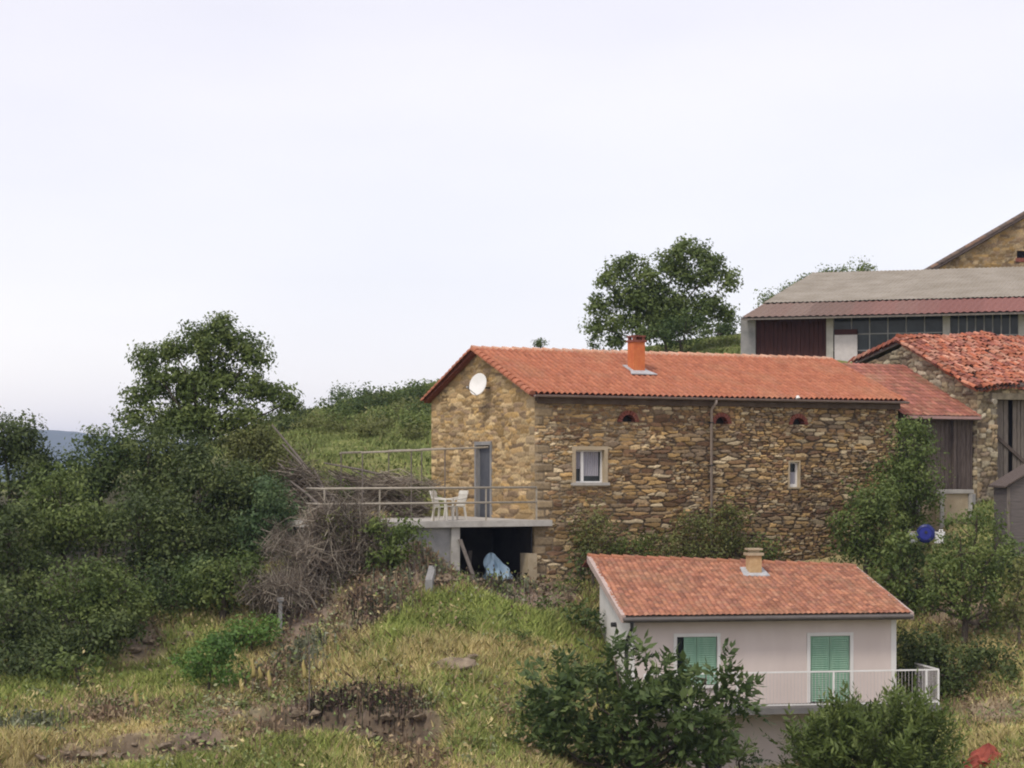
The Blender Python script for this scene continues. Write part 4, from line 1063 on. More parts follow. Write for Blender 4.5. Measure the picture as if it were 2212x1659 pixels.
def spray_mesh(rng, P, D, K, ln, lf, asp=.36, droop=.25):
    """pinnate sprays: K pairs of leaflets along each twig"""
    n = len(P); S = unit(np.cross(D, rdir(rng, n, 1.2))); Ps, As, Bs, Ls_, T = [], [], [], [], []
    tl = rng.random(n); sz = (.7 + .6 * rng.random(n))
    for k in range(K + 1):
        f = (k + .6) / (K + .6)
        bend = np.array([0, 0, -1.0]) * (droop * f * f * ln)[..., None] if np.ndim(ln) else np.array([0, 0, -droop * f * f * ln])
        base = P + D * (f * ln * sz)[:, None] + bend
        for sg in ((-1, 1) if k < K else (0,)):
            A = unit(D * (.55 if sg else 1) + S * sg * .85 + rng.normal(size=(n, 3)) * .18 + np.array([0, 0, -droop * .6]))
            Ps.append(base); As.append(A); Bs.append(unit(np.cross(A, rdir(rng, n, 1.5)))); Ls_.append(lf * sz * (1 - .3 * abs(f - .5)) * (.8 + .4 * rng.random(n)))
            T.append(np.clip(tl * .7 + .3 * rng.random(n), 0, 1))
    Pn, An, Bn, Ln, Tn = map(np.concatenate, (Ps, As, Bs, Ls_, T))
    V, Q = leafquads(Pn, An, Bn, Ln, Ln * asp)
    return V, Q, np.repeat(Tn, 4)

def limbs(rng, base, lobes, Cs, r0, ntw=26):
    b = MB(); c0 = np.mean([c for c, r in lobes], axis=0)
    zmin = min(c[2] - r[2] for c, r in lobes)
    fork = base + (c0 - base) * .42; fork[2] = max(base[2] + .35 * (c0[2] - base[2]), min(zmin + .3, c0[2]))
    q = base + (fork - base) * .5 + rng.normal(size=3) * .06
    b.tube([base - np.array([0, 0, .3]), q, fork], [r0 * 1.25, r0, r0 * .8], 8)
    for c, r in lobes:
        m1 = fork + (c - fork) * .5 + rng.normal(size=3) * .15
        b.tube([fork, m1, c, c + np.array([0, 0, r[2] * .5])], [r0 * .62, r0 * .45, r0 * .28, r0 * .1], 6)
    for i in rng.choice(len(Cs), min(ntw, len(Cs)), replace=False):
        c = min(lobes, key=lambda l: np.linalg.norm(l[0] - Cs[i]))[0]
        mid = (c + Cs[i]) / 2 + rng.normal(size=3) * .08
        b.tube([c - np.array([0, 0, .1]), mid, Cs[i]], [r0 * .22, r0 * .14, .008], 4)
    return b

SEED = [100]
def plant(name, label, cat, bu, y, lobes_px, leaf='mid', dens=26, per=34, spread=.24, size=.17, asp=.5, r0=.09, group=None, shell=.5, style='clump', K=4, ln=.55, trunk='trunk', droop=0.0, base=None, depth=1.0, upb=.1):
    SEED[0] += 1; rng = np.random.default_rng(SEED[0])
    bx = (bu - CX) * y / F
    bs_ = np.array([bx, y, float(H(bx, y))]) if base is None else np.asarray(base, float)
    lobes = []
    kk = .88 if name == 'broadleaf_tree' else 1.0
    for l in lobes_px:
        u, v, ru, rv = l[0], l[1], l[2] * kk, l[3] * kk; yy = y + (l[4] if len(l) > 4 else 0)
        lobes.append((at(u, v, yy), np.array([ru * yy / F, (ru + rv) / 2 * yy / F * depth, rv * yy / F])))
    t = thing(name, label, cat, bs_, group)
    Cs = clumps_of(rng, lobes, dens, shell)
    keep = Cs[:, 2] > H(Cs[:, 0], Cs[:, 1]) + .1
    Cs = Cs[keep] if keep.sum() > 8 else Cs
    if style == 'clump': V, Q, tt = crown_mesh(rng, Cs, per, spread, size, asp, upb, droop)
    else:
        n = len(Cs) * per
        idx = np.repeat(np.arange(len(Cs)), per)
        P = Cs[idx] + rng.normal(size=(n, 3)) * spread
        lc = np.array([min((np.linalg.norm((p - l[0]) / l[1]), i) for i, l in enumerate(lobes))[1] for p in Cs])
        cen_ = np.array([l[0] for l in lobes])[lc][idx]
        D = unit(unit(P - cen_) + rdir(rng, n) * .55 + np.array([0, 0, upb]))
        V, Q, tt = spray_mesh(rng, P, D, K, ln, size, asp, droop)
    mk('crown', V, Q, LEAF[leaf], t, attr=tt)
    limbs(rng, bs_, lobes, Cs, r0).build(trunk, M['bark'], t)
    return t

TR = 'trees of the dark thicket left of the terrace'
plant('broadleaf_tree', 'tall open-crowned tree standing highest above the left thicket', 'tree', 430, 66,
      [(480, 745, 70, 45), (540, 770, 45, 40), (425, 735, 45, 35), (375, 755, 40, 35), (318, 772, 36, 32), (335, 830, 45, 38), (300, 865, 32, 28), (400, 830, 60, 50), (470, 830, 70, 60), (545, 835, 42, 38), (595, 848, 32, 20), (620, 872, 18, 14), (440, 910, 110, 60), (360, 910, 60, 45), (530, 905, 50, 32), (478, 702, 26, 18), (285, 905, 30, 18)], 'mid', dens=36, per=110, spread=.23, size=.14, r0=.08, group=TR, shell=.2)
TH = [ # name,label,base u,y,lobes,leaf
    ('tall tree cut by the left edge of the picture, topmost at that edge', 10, 62, [(5, 950, 75, 65), (60, 968, 46, 48), (85, 1000, 30, 40), (20, 1050, 100, 80)], 'dark'),
    ('dark round tree right of the blue hill gap', 215, 63, [(215, 1000, 65, 62), (170, 1040, 60, 55), (270, 985, 60, 55)], 'deep'),
    ('dark tree under the left side of the tall open crown', 330, 62, [(320, 1000, 70, 70), (390, 1000, 70, 60), (330, 1100, 80, 80)], 'dark'),
    ('yellow-green bushy tree beside the grassy hill slope', 570, 65, [(560, 985, 62, 55), (605, 1000, 35, 45), (520, 970, 50, 40)], 'olive'),
    ('broad dark tree below the tall open crown', 470, 61, [(450, 1070, 95, 80), (530, 1080, 80, 75), (470, 1150, 100, 70)], 'dark'),
    ('bluish green tree bordering the dead branches left of the terrace', 580, 59.5, [(580, 1100, 58, 80), (560, 1170, 70, 60), (620, 1160, 30, 45)], 'bluish'),
    ('dark thicket tree in the middle of the left mass', 330, 58, [(300, 1150, 90, 80), (380, 1170, 85, 70), (340, 1230, 90, 50)], 'dark'),
    ('bright-topped tree standing below the blue hill', 140, 58, [(130, 1080, 70, 60), (170, 1140, 85, 70), (90, 1150, 70, 70)], 'mid'),
    ('dark tree low on the left picture edge above the black hollow', 25, 56, [(20, 1170, 80, 75), (40, 1250, 80, 70)], 'dark'),
    ('dark shrub at the foot of the thicket on the left edge', 30, 53, [(25, 1340, 85, 75), (60, 1400, 70, 45), (10, 1420, 60, 40)], 'dark'),
    ('leafy shrub sprawling in the lower middle of the thicket', 200, 54.5, [(180, 1270, 85, 65), (250, 1290, 70, 55), (200, 1340, 95, 40)], 'mid'),
    ('dark shrub at the lower right of the thicket by the dry grass', 390, 56.5, [(370, 1270, 75, 50), (430, 1260, 50, 45), (330, 1310, 60, 35)], 'deep'),
    ('rounded lighter shrub left of the brush heap', 480, 55.5, [(475, 1240, 62, 42), (520, 1225, 35, 30), (450, 1270, 45, 25)], 'mid'),
    ('low dark shrub along the lower left edge of the thicket', 200, 52.8, [(190, 1375, 70, 34), (250, 1362, 50, 26), (130, 1395, 50, 34)], 'dark'),
    ('dark shrub lowest of all at the left picture edge', 20, 50.9, [(20, 1455, 50, 34), (75, 1450, 45, 28)], 'dark'),
    ('low dark shrub spilling toward the bottom left grass', 105, 51.8, [(95, 1415, 50, 38), (40, 1440, 55, 28)], 'dark'),
]
for lab, bu, y, lb, lf in TH:
    plant('thicket_tree', lab, 'tree', bu, y, lb, lf, dens=17, per=170, spread=.30, size=.13, r0=.1, group=TR, shell=.5)

# open tree and scrub behind the house
plant('broadleaf_tree', 'airy two-topped tree rising behind the orange roof by the chimney', 'tree', 1440, 90,
      [(1495, 545, 42, 34), (1455, 570, 40, 36), (1535, 585, 40, 36), (1575, 605, 20, 24), (1495, 605, 48, 36), (1355, 580, 40, 36), (1405, 600, 44, 36), (1320, 615, 34, 34), (1295, 660, 26, 32), (1370, 650, 52, 38), (1420, 680, 52, 38), (1490, 665, 48, 38), (1535, 655, 34, 26), (1470, 700, 70, 34), (1285, 705, 18, 22), (1560, 680, 22, 18), (1395, 655, 50, 40), (1345, 700, 42, 30), (1400, 718, 55, 26), (1445, 640, 36, 36), (1320, 735, 30, 14)], 'mid', dens=23, per=95, spread=.25, size=.18, r0=.07, shell=.25, base=None)
plant('thicket_tree', 'dense dark bush at the foot of the tree behind the ridge', 'bush', 1480, 88, [(1480, 715, 55, 35), (1430, 725, 40, 22)], 'deep', dens=16, per=90, spread=.28, size=.16)
plant('thicket_tree', 'hazy bush standing beside the hangar block wall', 'bush', 1575, 98, [(1572, 705, 30, 22), (1545, 715, 30, 15)], 'deep', dens=14, per=90, spread=.3, size=.17)
plant('roadside_shrub', 'tiny shrub peeping above the orange ridge left of the chimney', 'bush', 1168, 95, [(1168, 745, 15, 7)], 'deep', dens=40, per=40, spread=.13, size=.13, r0=.012)
plant('roadside_shrub', 'small upright shrub at the foot of the airy tree on its left', 'bush', 1283, 94, [(1283, 735, 12, 15)], 'deep', dens=30, per=40, spread=.16, size=.14, r0=.02)
for i, (u, v, ru, rv) in enumerate(((1663, 652, 17, 13), (1712, 632, 15, 14), (1800, 590, 32, 20), (1856, 586, 22, 18), (1748, 612, 14, 12))):
    lab = ['small bush at the lower left verge of the hangar roof', 'small bush half way up the hangar verge', 'rounded treetop showing above the hangar roof corner', 'small treetop right of the corner treetop above the hangar roof', 'bush close below the corner treetop along the hangar verge'][i]
    plant('distant_tree', lab, 'tree', u, 108, [(u, v, ru, rv), (u + 6, v + 35, ru * 1.1, 30)], 'mid', dens=10, per=90, spread=.30, size=.16, r0=.05, group='treetops behind the hangar')
# hill scrub
HS = [(735, 858, 14, 16), (783, 862, 14, 14), (600, 905, 40, 12), (655, 895, 35, 14), (720, 885, 40, 16), (790, 878, 40, 16), (850, 858, 35, 16), (900, 845, 30, 14), (880, 885, 40, 14), (760, 905, 40, 12), (830, 915, 45, 12), (900, 920, 35, 14), (690, 920, 40, 10), (640, 915, 45, 12), (760, 880, 45, 18), (815, 865, 40, 18), (870, 862, 40, 16), (915, 858, 25, 16), (860, 900, 50, 14), (740, 925, 45, 10), (800, 935, 40, 10), (905, 890, 30, 16), (880, 940, 40, 10), (625, 925, 30, 12)]
for i, (u, v, ru, rv) in enumerate(HS):
    g = ground_at(u, v + rv * .8, 60)
    lab = ['little pointed shrub on the hill crest, the left one of the pair', 'little shrub on the hill crest, the right one of the pair'][i] if i < 2 else 'low green scrub bush on the hill behind the terrace'
    plant('hill_scrub', lab, 'bush', u, g[1], [(u, v - 2, ru, rv)], ['deep', 'deep', 'dark', 'dark', 'mid', 'deep', 'mid', 'mid', 'olive', 'mid', 'olive', 'mid', 'olive', 'dark', 'deep', 'dark', 'deep', 'dark', 'mid', 'olive', 'olive', 'deep', 'olive', 'dark'][i], dens=14, per=90, spread=.3, size=.15, r0=.02, group=None if i < 2 else 'scrub bushes on the hill', depth=1.6)

# slope shrubs
plant('round_shrub', 'vivid green bush on the grassy slope, the lower of two', 'bush', 452, 50.2, [(455, 1425, 58, 38), (495, 1440, 45, 32), (415, 1430, 35, 30), (470, 1400, 40, 26)], 'fresh', dens=50, per=60, spread=.16, size=.11, r0=.04)
plant('round_shrub', 'green bush on the slope just below the brush heap', 'bush', 540, 53.6, [(545, 1358, 52, 32), (500, 1375, 42, 26), (582, 1358, 28, 26)], 'fresh', dens=45, per=55, spread=.16, size=.11, r0=.04)
plant('round_shrub', 'low dull bush on the lower left slope', 'bush', 170, 50.5, [(170, 1435, 45, 26), (130, 1440, 30, 20)], 'mid', dens=40, per=26, spread=.18, size=.16, r0=.04)
plant('round_shrub', 'round green bush in front of the terrace edge', 'bush', 845, 56.2, [(845, 1140, 46, 34), (885, 1155, 30, 26), (812, 1150, 25, 30), (850, 1185, 48, 28), (830, 1210, 45, 25)], 'mid', dens=60, per=32, spread=.15, size=.13, r0=.05, base=None)
plant('round_shrub', 'grey green shrub growing up through the dead branches', 'bush', 745, 56.3, [(740, 1125, 42, 26), (770, 1150, 30, 30), (720, 1155, 30, 24)], 'olive', dens=26, per=30, spread=.16, size=.1, r0=.03)
plant('round_shrub', 'dark bush against the side of the pink house', 'bush', 1262, 56.5, [(1262, 1335, 36, 32), (1278, 1375, 24, 30)], 'deep', dens=45, per=30, spread=.17, size=.15, r0=.05)
plant('round_shrub', 'dark scrub below the corner of the stone house', 'bush', 1240, 59, [(1250, 1225, 26, 34), (1228, 1290, 26, 26)], 'dark', dens=40, per=28, spread=.17, size=.15, r0=.05)
plant('round_shrub', 'ivy-green bush among the rubble stones', 'bush', 1185, 57.2, [(1180, 1315, 45, 18), (1230, 1330, 35, 20)], 'mid', dens=40, per=24, spread=.15, size=.14, r0=.04)
# climbers along the foot of the facade
FB = [(1280, 1135, 45, 45, 'bush climbing the stone wall under the main window', 'olive'), (1345, 1180, 55, 22, 'low growth along the wall foot right of the window climber', 'mid'), (1430, 1175, 50, 28, 'rounded growth at the wall foot left of the downpipe', 'olive'),
      (1505, 1145, 50, 50, 'tall bush against the wall at the foot of the downpipe', 'olive'), (1580, 1135, 48, 52, 'tall bush against the wall just right of the downpipe', 'olive'), (1650, 1185, 35, 22, 'low bush behind the tan chimney', 'mid')]
for u, v, ru, rv, lab, lf in FB:
    s_, _ = HF.front(u, v, -.6); yy = HF.p(s_, -.6, 0)[1]
    plant('wall_shrub', lab, 'bush', u, yy, [(u, v, ru, rv), (u + 8, v + rv, ru * 1.05, rv * .7)], lf, dens=46, per=60, spread=.24, size=.10, r0=.04, depth=.55, shell=.3, group='shrubs along the stone house wall')
# trees on the right
plant('garden_tree', 'tall dense green tree in front of the dark plank lean-to', 'tree', 1965, 63.8, [(1975, 950, 45, 38), (1985, 1010, 52, 55), (1945, 1040, 58, 50), (1985, 1085, 45, 40), (1960, 1150, 30, 60)], 'mid', dens=36, per=90, spread=.24, size=.12, r0=.1)
plant('garden_tree', 'bushy green tree at the right corner of the stone house', 'tree', 1870, 61.8, [(1880, 1080, 45, 38), (1850, 1120, 45, 42), (1905, 1130, 50, 50), (1835, 1170, 50, 38), (1900, 1190, 65, 40)], 'mid', dens=34, per=90, spread=.24, size=.12, r0=.09)
plant('garden_tree', 'loose small tree above the roof end of the pink house', 'tree', 2085, 57.6, [(2075, 1190, 75, 60), (2030, 1250, 60, 55), (2110, 1130, 50, 38), (2130, 1260, 62, 60), (2060, 1300, 70, 45), (2150, 1190, 40, 45), (2130, 1330, 45, 32), (2010, 1310, 35, 30)], 'mid', dens=20, per=70, spread=.22, size=.12, r0=.11, shell=.35)
plant('garden_tree', 'olive coloured sapling at the right picture edge beside the shed', 'tree', 2205, 57, [(2205, 1270, 40, 60), (2190, 1330, 35, 35)], 'olive', dens=30, per=26, spread=.2, size=.16, r0=.05, shell=.35)
plant('garden_tree', 'dim shrub between pink roof and the loose small tree', 'bush', 1975, 61, [(1960, 1215, 50, 40), (1990, 1270, 30, 45)], 'deep', dens=36, per=28, spread=.2, size=.16, r0=.06)
plant('garden_tree', 'shaded green shrub under the loose small tree on its right', 'bush', 2150, 59, [(2150, 1240, 45, 50), (2180, 1200, 35, 40), (2120, 1290, 40, 30)], 'deep', dens=36, per=28, spread=.2, size=.16, r0=.05)
plant('garden_tree', 'low shrub filling the gap left of the blue barrel', 'bush', 1950, 60.5, [(1945, 1190, 40, 35), (1925, 1240, 45, 40), (1960, 1300, 35, 35)], 'mid', dens=40, per=30, spread=.2, size=.16, r0=.05)
plant('round_shrub', 'leafy weeds below the blue barrel and concrete step', 'bush', 2110, 62, [(2085, 1125, 50, 22), (2150, 1150, 40, 35), (2060, 1165, 40, 20)], 'mid', dens=36, per=22, spread=.18, size=.15, r0=.04)
plant('dark_hedge', 'dark broad bush beside the white balcony railing', 'bush', 2090, 55.4, [(2060, 1440, 85, 65), (2140, 1440, 70, 65), (1990, 1400, 60, 45), (2090, 1500, 100, 45), (2175, 1475, 50, 50), (1985, 1450, 50, 55), (2020, 1510, 70, 40)], 'dark', dens=24, per=95, spread=.24, size=.12, r0=.07)
# two big bushes in front of the pink house
plant('leafy_bush', 'large broad-leaved bush hiding the left front of the pink house', 'bush', 1370, 45.5,
      [(1290, 1520, 110, 85), (1215, 1500, 60, 65), (1400, 1560, 130, 90), (1330, 1440, 55, 40), (1480, 1570, 95, 70), (1525, 1470, 42, 42), (1255, 1620, 105, 70), (1450, 1640, 120, 60), (1380, 1490, 70, 55), (1570, 1510, 26, 30), (1180, 1580, 50, 60)], 'deep', dens=23, per=5, spread=.14, size=.25, asp=.46, r0=.09, style='spray', K=4, ln=.46, droop=.15, upb=.25, shell=.4)
plant('leafy_bush', 'feathery upright bush covering the balcony below the green door', 'bush', 1900, 46.5,
      [(1890, 1630, 125, 75), (1810, 1610, 60, 50), (1955, 1600, 65, 60), (1775, 1655, 60, 45), (2000, 1640, 50, 50), (1880, 1575, 65, 35), (1960, 1560, 25, 25), (1830, 1560, 25, 25), (1745, 1640, 45, 45), (1900, 1690, 150, 50)], 'mid', dens=33, per=7, spread=.13, size=.2, asp=.30, r0=.09, style='spray', K=7, ln=.68, droop=.05, upb=1.3, shell=.3)
plant('round_shrub', 'small leafy shoot below the pink wall between the two big bushes', 'bush', 1600, 47.5, [(1590, 1645, 30, 26)], 'deep', dens=36, per=6, spread=.1, size=.18, asp=.4, r0=.03, style='spray', K=4, ln=.35, upb=.4)

# ------------------------------------------------------------------ grass
def tufts(seed, n, xr, yr, hh, keepf, lean=.35, wid=.018):
    rng = np.random.default_rng(seed)
    y = rng.uniform(*yr, n); x = rng.uniform(*xr, n)
    k = np.abs(x) < y * .30 + 1.0
    x, y = x[k], y[k]
    w = zones(x, y)
    dn = sst(.25, .55, fbm(x, y, .8, 61)) * (1 - .85 * w[:, 2])
    k = (rng.random(len(x)) < .25 + .75 * dn) & keepf(x, y) & (rng.random(len(x)) > .8 * w[:, 2])
    x, y, w = x[k], y[k], w[k]; n = len(x)
    z = H(x, y)
    h = hh * (.4 + .9 * rng.random(n)) * (.55 + .9 * vn(x, y, 1.3, 65)) * (.55 + .6 * w[:, 0] + .5 * w[:, 1])
    an = rng.random(n) * 2 * math.pi; ln = lean * h * rng.random(n) * 1.3
    la = rng.random(n) * 2 * math.pi
    wd = wid * (.6 + .8 * rng.random(n)) * (y / 50)
    base = np.stack([x, y, z - .03], 1); sd = np.stack([np.cos(an), np.sin(an), 0 * an], 1) * wd[:, None]
    tip = base + np.stack([np.cos(la) * ln, np.sin(la) * ln, h], 1)
    md = base + (tip - base) * .55 - np.stack([np.cos(la) * ln, np.sin(la) * ln, 0 * ln], 1) * .18
    V = np.stack([base - sd, base + sd, md + sd * .8, tip, md - sd * .8], 1).reshape(-1, 3)
    Q = (np.arange(n) * 5)[:, None] + np.arange(5)[None]
    G = np.array([[.32, .37, .10], [.25, .32, .08], [.39, .42, .13]]); S = np.array([[.64, .53, .25], [.57, .46, .21], [.69, .59, .31], [.53, .47, .19]]); Bb = np.array([[.33, .225, .14], [.27, .19, .125]])
    pick = rng.random(n); cg_ = G[rng.integers(3, size=n)]; cs2 = S[rng.integers(4, size=n)]; cb2 = Bb[rng.integers(2, size=n)]
    c = np.where((pick < w[:, 0])[:, None], cg_, np.where((pick < w[:, 0] + w[:, 1])[:, None], cs2, cb2)) * ((.8 + .4 * rng.random(n)) * (.72 + .56 * fbm(x, y, 1.1, 91)))[:, None]
    return V, Q, np.repeat(c, 5, axis=0)

def outside(x, y):
    ok = np.ones(len(x), bool)
    for fr, a0, a1, w0, w1 in ((HF, -.1, 25, -.1, 9), (HF, -6.6, .1, -.5, 3.4), (PF, -.1, LP + .1, -.1, DP + .1)):
        dx = np.stack([x, y, 0 * x], 1) - fr.P; s_ = dx @ fr.d; w_ = dx @ fr.g
        ok &= ~((s_ > a0) & (s_ < a1) & (w_ > w0) & (w_ < w1))
    ok &= (thick(x, y) < .3) | ((y > 62) & (x > -10))
    dx = np.stack([x, y, 0 * x], 1) - GF.P; s_ = dx @ GF.d; w_ = dx @ GF.g
    ok &= ~((s_ > -.5) & (w_ > -3.5) & (w_ < 16))
    return ok
V1, Q1, C1 = tufts(1, 760000, (-19, 18), (38.5, 63), .25, outside, lean=.8, wid=.0125)
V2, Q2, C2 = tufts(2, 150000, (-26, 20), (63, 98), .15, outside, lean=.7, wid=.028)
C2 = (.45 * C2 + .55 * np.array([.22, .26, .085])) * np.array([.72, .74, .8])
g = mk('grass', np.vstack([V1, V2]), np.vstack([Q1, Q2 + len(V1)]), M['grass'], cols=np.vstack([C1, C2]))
tag(g, 'long green and straw coloured grass covering the hillside', 'grass', kind='stuff')

# ------------------------------------------------------------------ dead brush
def brush(name, label, boxes, n, seed, lmin, lmax, rad, loc, lie=False):
    rng = np.random.default_rng(seed); Vs, Qs, Cs = [], [], []
    pts = []
    for (u, v, ru, rv, y, dy, wt) in boxes:
        k = int(n * wt); th = rng.random(k) * 2 * math.pi; rr_ = rng.random(k) ** .5
        yy = y + rng.uniform(-dy, dy, k)
        pts.append(np.stack([(u + ru * rr_ * np.cos(th) - CX) * yy / F, yy, (HV - (v + rv * rr_ * np.sin(th))) * yy / F], 1))
    P = np.vstack(pts); P[:, 2] = np.maximum(P[:, 2], H(P[:, 0], P[:, 1]) + .05); k = len(P)
    D = rdir(rng, k, .9) * np.array([1, .8, 1]); D = unit(D)
    if lie: D = unit(np.stack([np.full(k, 1.0), rng.normal(0, .6, k), rng.normal(-.12, .6, k)], 1))
    L = rng.uniform(lmin, lmax, k); r = rad * (.5 + rng.random(k))
    A = P - D * (L / 2)[:, None]; A[:, 2] = np.maximum(A[:, 2], H(A[:, 0], A[:, 1]) - .05)
    B_ = P + D * (L / 2)[:, None] + rng.normal(size=(k, 3)) * .05; Mi = P + rng.normal(size=(k, 3)) * (L * .08)[:, None]
    B_[:, 2] = np.maximum(B_[:, 2], H(B_[:, 0], B_[:, 1]) + .02)
    X1 = unit(np.cross(D, rdir(rng, k))); Y1 = np.cross(D, X1)
    V = []
    for pt, f in ((A, 1.0), (Mi, .8), (B_, .35)):
        for j in range(3):
            a = 2 * math.pi * j / 3; V.append(pt + (X1 * math.cos(a) + Y1 * math.sin(a)) * (r * f)[:, None])
    V = np.stack(V, 1).reshape(-1, 3)
    b0 = (np.arange(k) * 9)[:, None]; Q = []
    for lv in (0, 3):
        for j in range(3): Q.append(b0 + np.array([[lv + j, lv + (j + 1) % 3, lv + 3 + (j + 1) % 3, lv + 3 + j]]))
    pal = np.array([[.20, .17, .135], [.14, .115, .092], [.27, .235, .19], [.17, .135, .10], [.115, .09, .07], [.35, .31, .25]])
    gi = np.concatenate([np.full(int(n * q_[6]), i) for i, q_ in enumerate(boxes)])
    C = np.repeat(pal[rng.integers(len(pal), size=k)] * rng.uniform(.75, 1.2, (k, 1)) * rng.uniform(.65, 1.5, len(boxes))[gi][:, None], 9, axis=0)
    o = mk(name, V, np.vstack(Q), M['stick'], cols=C, loc=loc)
    return tag(o, label, 'brush pile', kind='thing')
g1 = ground_at(660, 1320)
rb = np.random.default_rng(12); bx = []
for i in range(30):
    f = rb.random(); cu, cv = 610 + 150 * f + rb.normal(0, 38), 1305 - 190 * f + rb.normal(0, 28)
    bx.append((cu, cv, rb.uniform(18, 48), rb.uniform(14, 42), 56.0 + 1.6 * f + rb.normal(0, .5), .7, .033))
bx += [(u, v, 34, 26, 56.5, .5, .035) for u, v in ((690, 1120), (730, 1115), (770, 1125), (800, 1150), (760, 1160), (700, 1165), (720, 1200), (790, 1195))]
brush('brush_pile', 'big heap of dead grey branches below the terrace', bx, 5600, 5, .35, 1.3, .010, g1)
bx = [(rb.uniform(660, 910), rb.uniform(1035, 1108), rb.uniform(20, 50), rb.uniform(8, 18), 63.5 + rb.normal(0, .8), .8, .04) for i in range(20)] + [(rb.uniform(620, 700), rb.uniform(1020, 1105), 26, 20, 61.5, .6, .03) for i in range(6)]
g2 = ground_at(800, 1060, 60)
brush('brush_pile', 'tangle of brown dead branches behind the terrace railing', bx, 3000, 6, .3, 1.5, .013, g2, True)
plant('round_shrub', 'green shrub sprouting among the branches behind the railing', 'bush', 860, 64, [(865, 1050, 40, 28), (890, 1080, 30, 26)], 'olive', dens=24, per=40, spread=.2, size=.11, r0=.02, base=at(865, 1100, 64))
plant('round_shrub', 'small leafy shoot left among the branches behind the railing', 'bush', 735, 63, [(735, 1060, 30, 22)], 'mid', dens=24, per=40, spread=.18, size=.11, r0=.02, base=at(735, 1100, 63))
PL = [((588, 918), (700, 1060), 61.5, 'longest weathered pole lying on the branches left of the railing'), ((628, 1040), (690, 1092), 60, 'short pale pole below the long weathered pole'), ((676, 1010), (700, 1062), 61, 'short pinkish pole standing just left of the railing end'), ((600, 1000), (660, 1050), 61.8, 'dull grey pole at the edge of the bluish tree'), ((610, 960), (715, 1075), 61.2, 'second longest weathered pole, lying just below the longest one'), ((640, 985), (735, 1100), 61.6, 'brown pole slanting down toward the terrace slab end'), ((700, 1000), (860, 1035), 63.5, 'nearly level grey pole on top of the branches behind the railing'), ((760, 1015), (905, 1090), 63.2, 'brown pole slanting across the branches behind the railing')]
for (a, c, y, lab) in PL:
    A_, B_ = at(a[0], a[1], y + .8), at(c[0], c[1], y)
    o = MB().tube([A_, (A_ + B_) / 2 + np.array([0, 0, .04]), B_ + (B_ - A_) * .15], [.025, .04, .05], 7).build('wooden_pole', M['wood_old'], loc=B_); tag(o, lab, 'pole', 'poles on the dead branches')
gpst = ground_at(606, 1372)
o = MB().prism([gpst + np.array([a, c, -.3]) for a, c in ((-.06, -.06), (.06, -.06), (.06, .06), (-.06, .06))], [gpst + np.array([a, c, .95]) for a, c in ((-.05, -.05), (.05, -.05), (.05, .05), (-.05, .05))]).box(Fr(gpst[:2], 0), -.1, .1, -.08, .08, gpst[2] + .951, gpst[2] + 1.06).build('fence_post', M['old_concrete'], loc=gpst); tag(o, 'pale concrete fence post below the brush heap', 'post')
gst = ground_at(668, 1555)
o = MB().tube([gst - np.array([0, 0, .3]), gst + np.array([0, 0, 1.0]), at(668, 1385, gst[1])], [.018, .016, .013], 6).build('thin_stake', M['wood_old'], loc=gst); tag(o, 'tall thin stake standing in the lower grass', 'stake')

# ------------------------------------------------------------------ rocks
def rock_mesh(seed, flat=.6):
    rng = np.random.default_rng(seed); n, m = 24, 15; V = []
    cuts = [(unit(rng.normal(size=3)), rng.uniform(.42, .85)) for _ in range(11)]
    for i in range(m + 1):
        ph = math.pi * i / m
        for j in range(n):
            th = 2 * math.pi * j / n
            d = np.array([math.sin(ph) * math.cos(th), math.sin(ph) * math.sin(th), math.cos(ph)])
            r = 1.0
            for nn, h in cuts:
                q_ = np.dot(d, nn)
                if q_ > 1e-3: r = min(r, h / q_)
            V.append(d * r * (1 + .035 * rng.normal()) * np.array([.5, .4, .5 * flat]))
    Fs = [(i * n + j, (i + 1) * n + j, (i + 1) * n + (j + 1) % n, i * n + (j + 1) % n) for i in range(m) for j in range(n)]
    return V, Fs
ROCKS = []
def rock(loc, size, seed, label, group=None, rz=0.0, flat=.6, name='rock'):
    k = seed % 7
    if len(ROCKS) <= k:
        while len(ROCKS) <= k:
            V, Fs = rock_mesh(60 + len(ROCKS), .6); me = bpy.data.meshes.new('rock'); me.from_pydata([tuple(v) for v in V], [], Fs); me.materials.append(M['rock']); ROCKS.append(me)
    o = bpy.data.objects.new(name, ROCKS[k]); col.objects.link(o)
    o.location = tuple(float(q_) for q_ in loc); o.rotation_euler = (.2 * math.sin(seed), .2 * math.cos(seed * 1.7), rz); o.scale = size if not np.isscalar(size) else (size,) * 3
    return tag(o, label, 'rock', group)
rng = np.random.default_rng(44)
gg = ground_at(968, 1450); rock(gg + np.array([0, 0, .1]), (1.5, 1.2, .95), 2, 'pale flat boulder lying in the dry grass, the largest one', rz=.2)
gg = ground_at(1018, 1432); rock(gg + np.array([0, 0, .08]), (.7, .6, .6), 3, 'small boulder touching the right side of the pale flat boulder', rz=1)
def scatter(n, seed, u0, u1, v0, v1, s0, s1, label, group, sink=.07):
    rng = np.random.default_rng(seed)
    for i in range(n):
        t = rng.random(); u = u0 + (u1 - u0) * t; v = (v0(u) if callable(v0) else v0) + rng.random() * (v1 - (v0(u) if callable(v0) else v0)) if not callable(v1) else rng.uniform(v0(u), v1(u))
        g_ = ground_at(u, v); s_ = rng.uniform(s0, s1)
        rock(g_ + np.array([0, 0, -s_ * sink]), (s_ * rng.uniform(.8, 1.4), s_, s_ * rng.uniform(.6, 1.0)), int(rng.integers(100)), label, group, rng.uniform(0, 6))
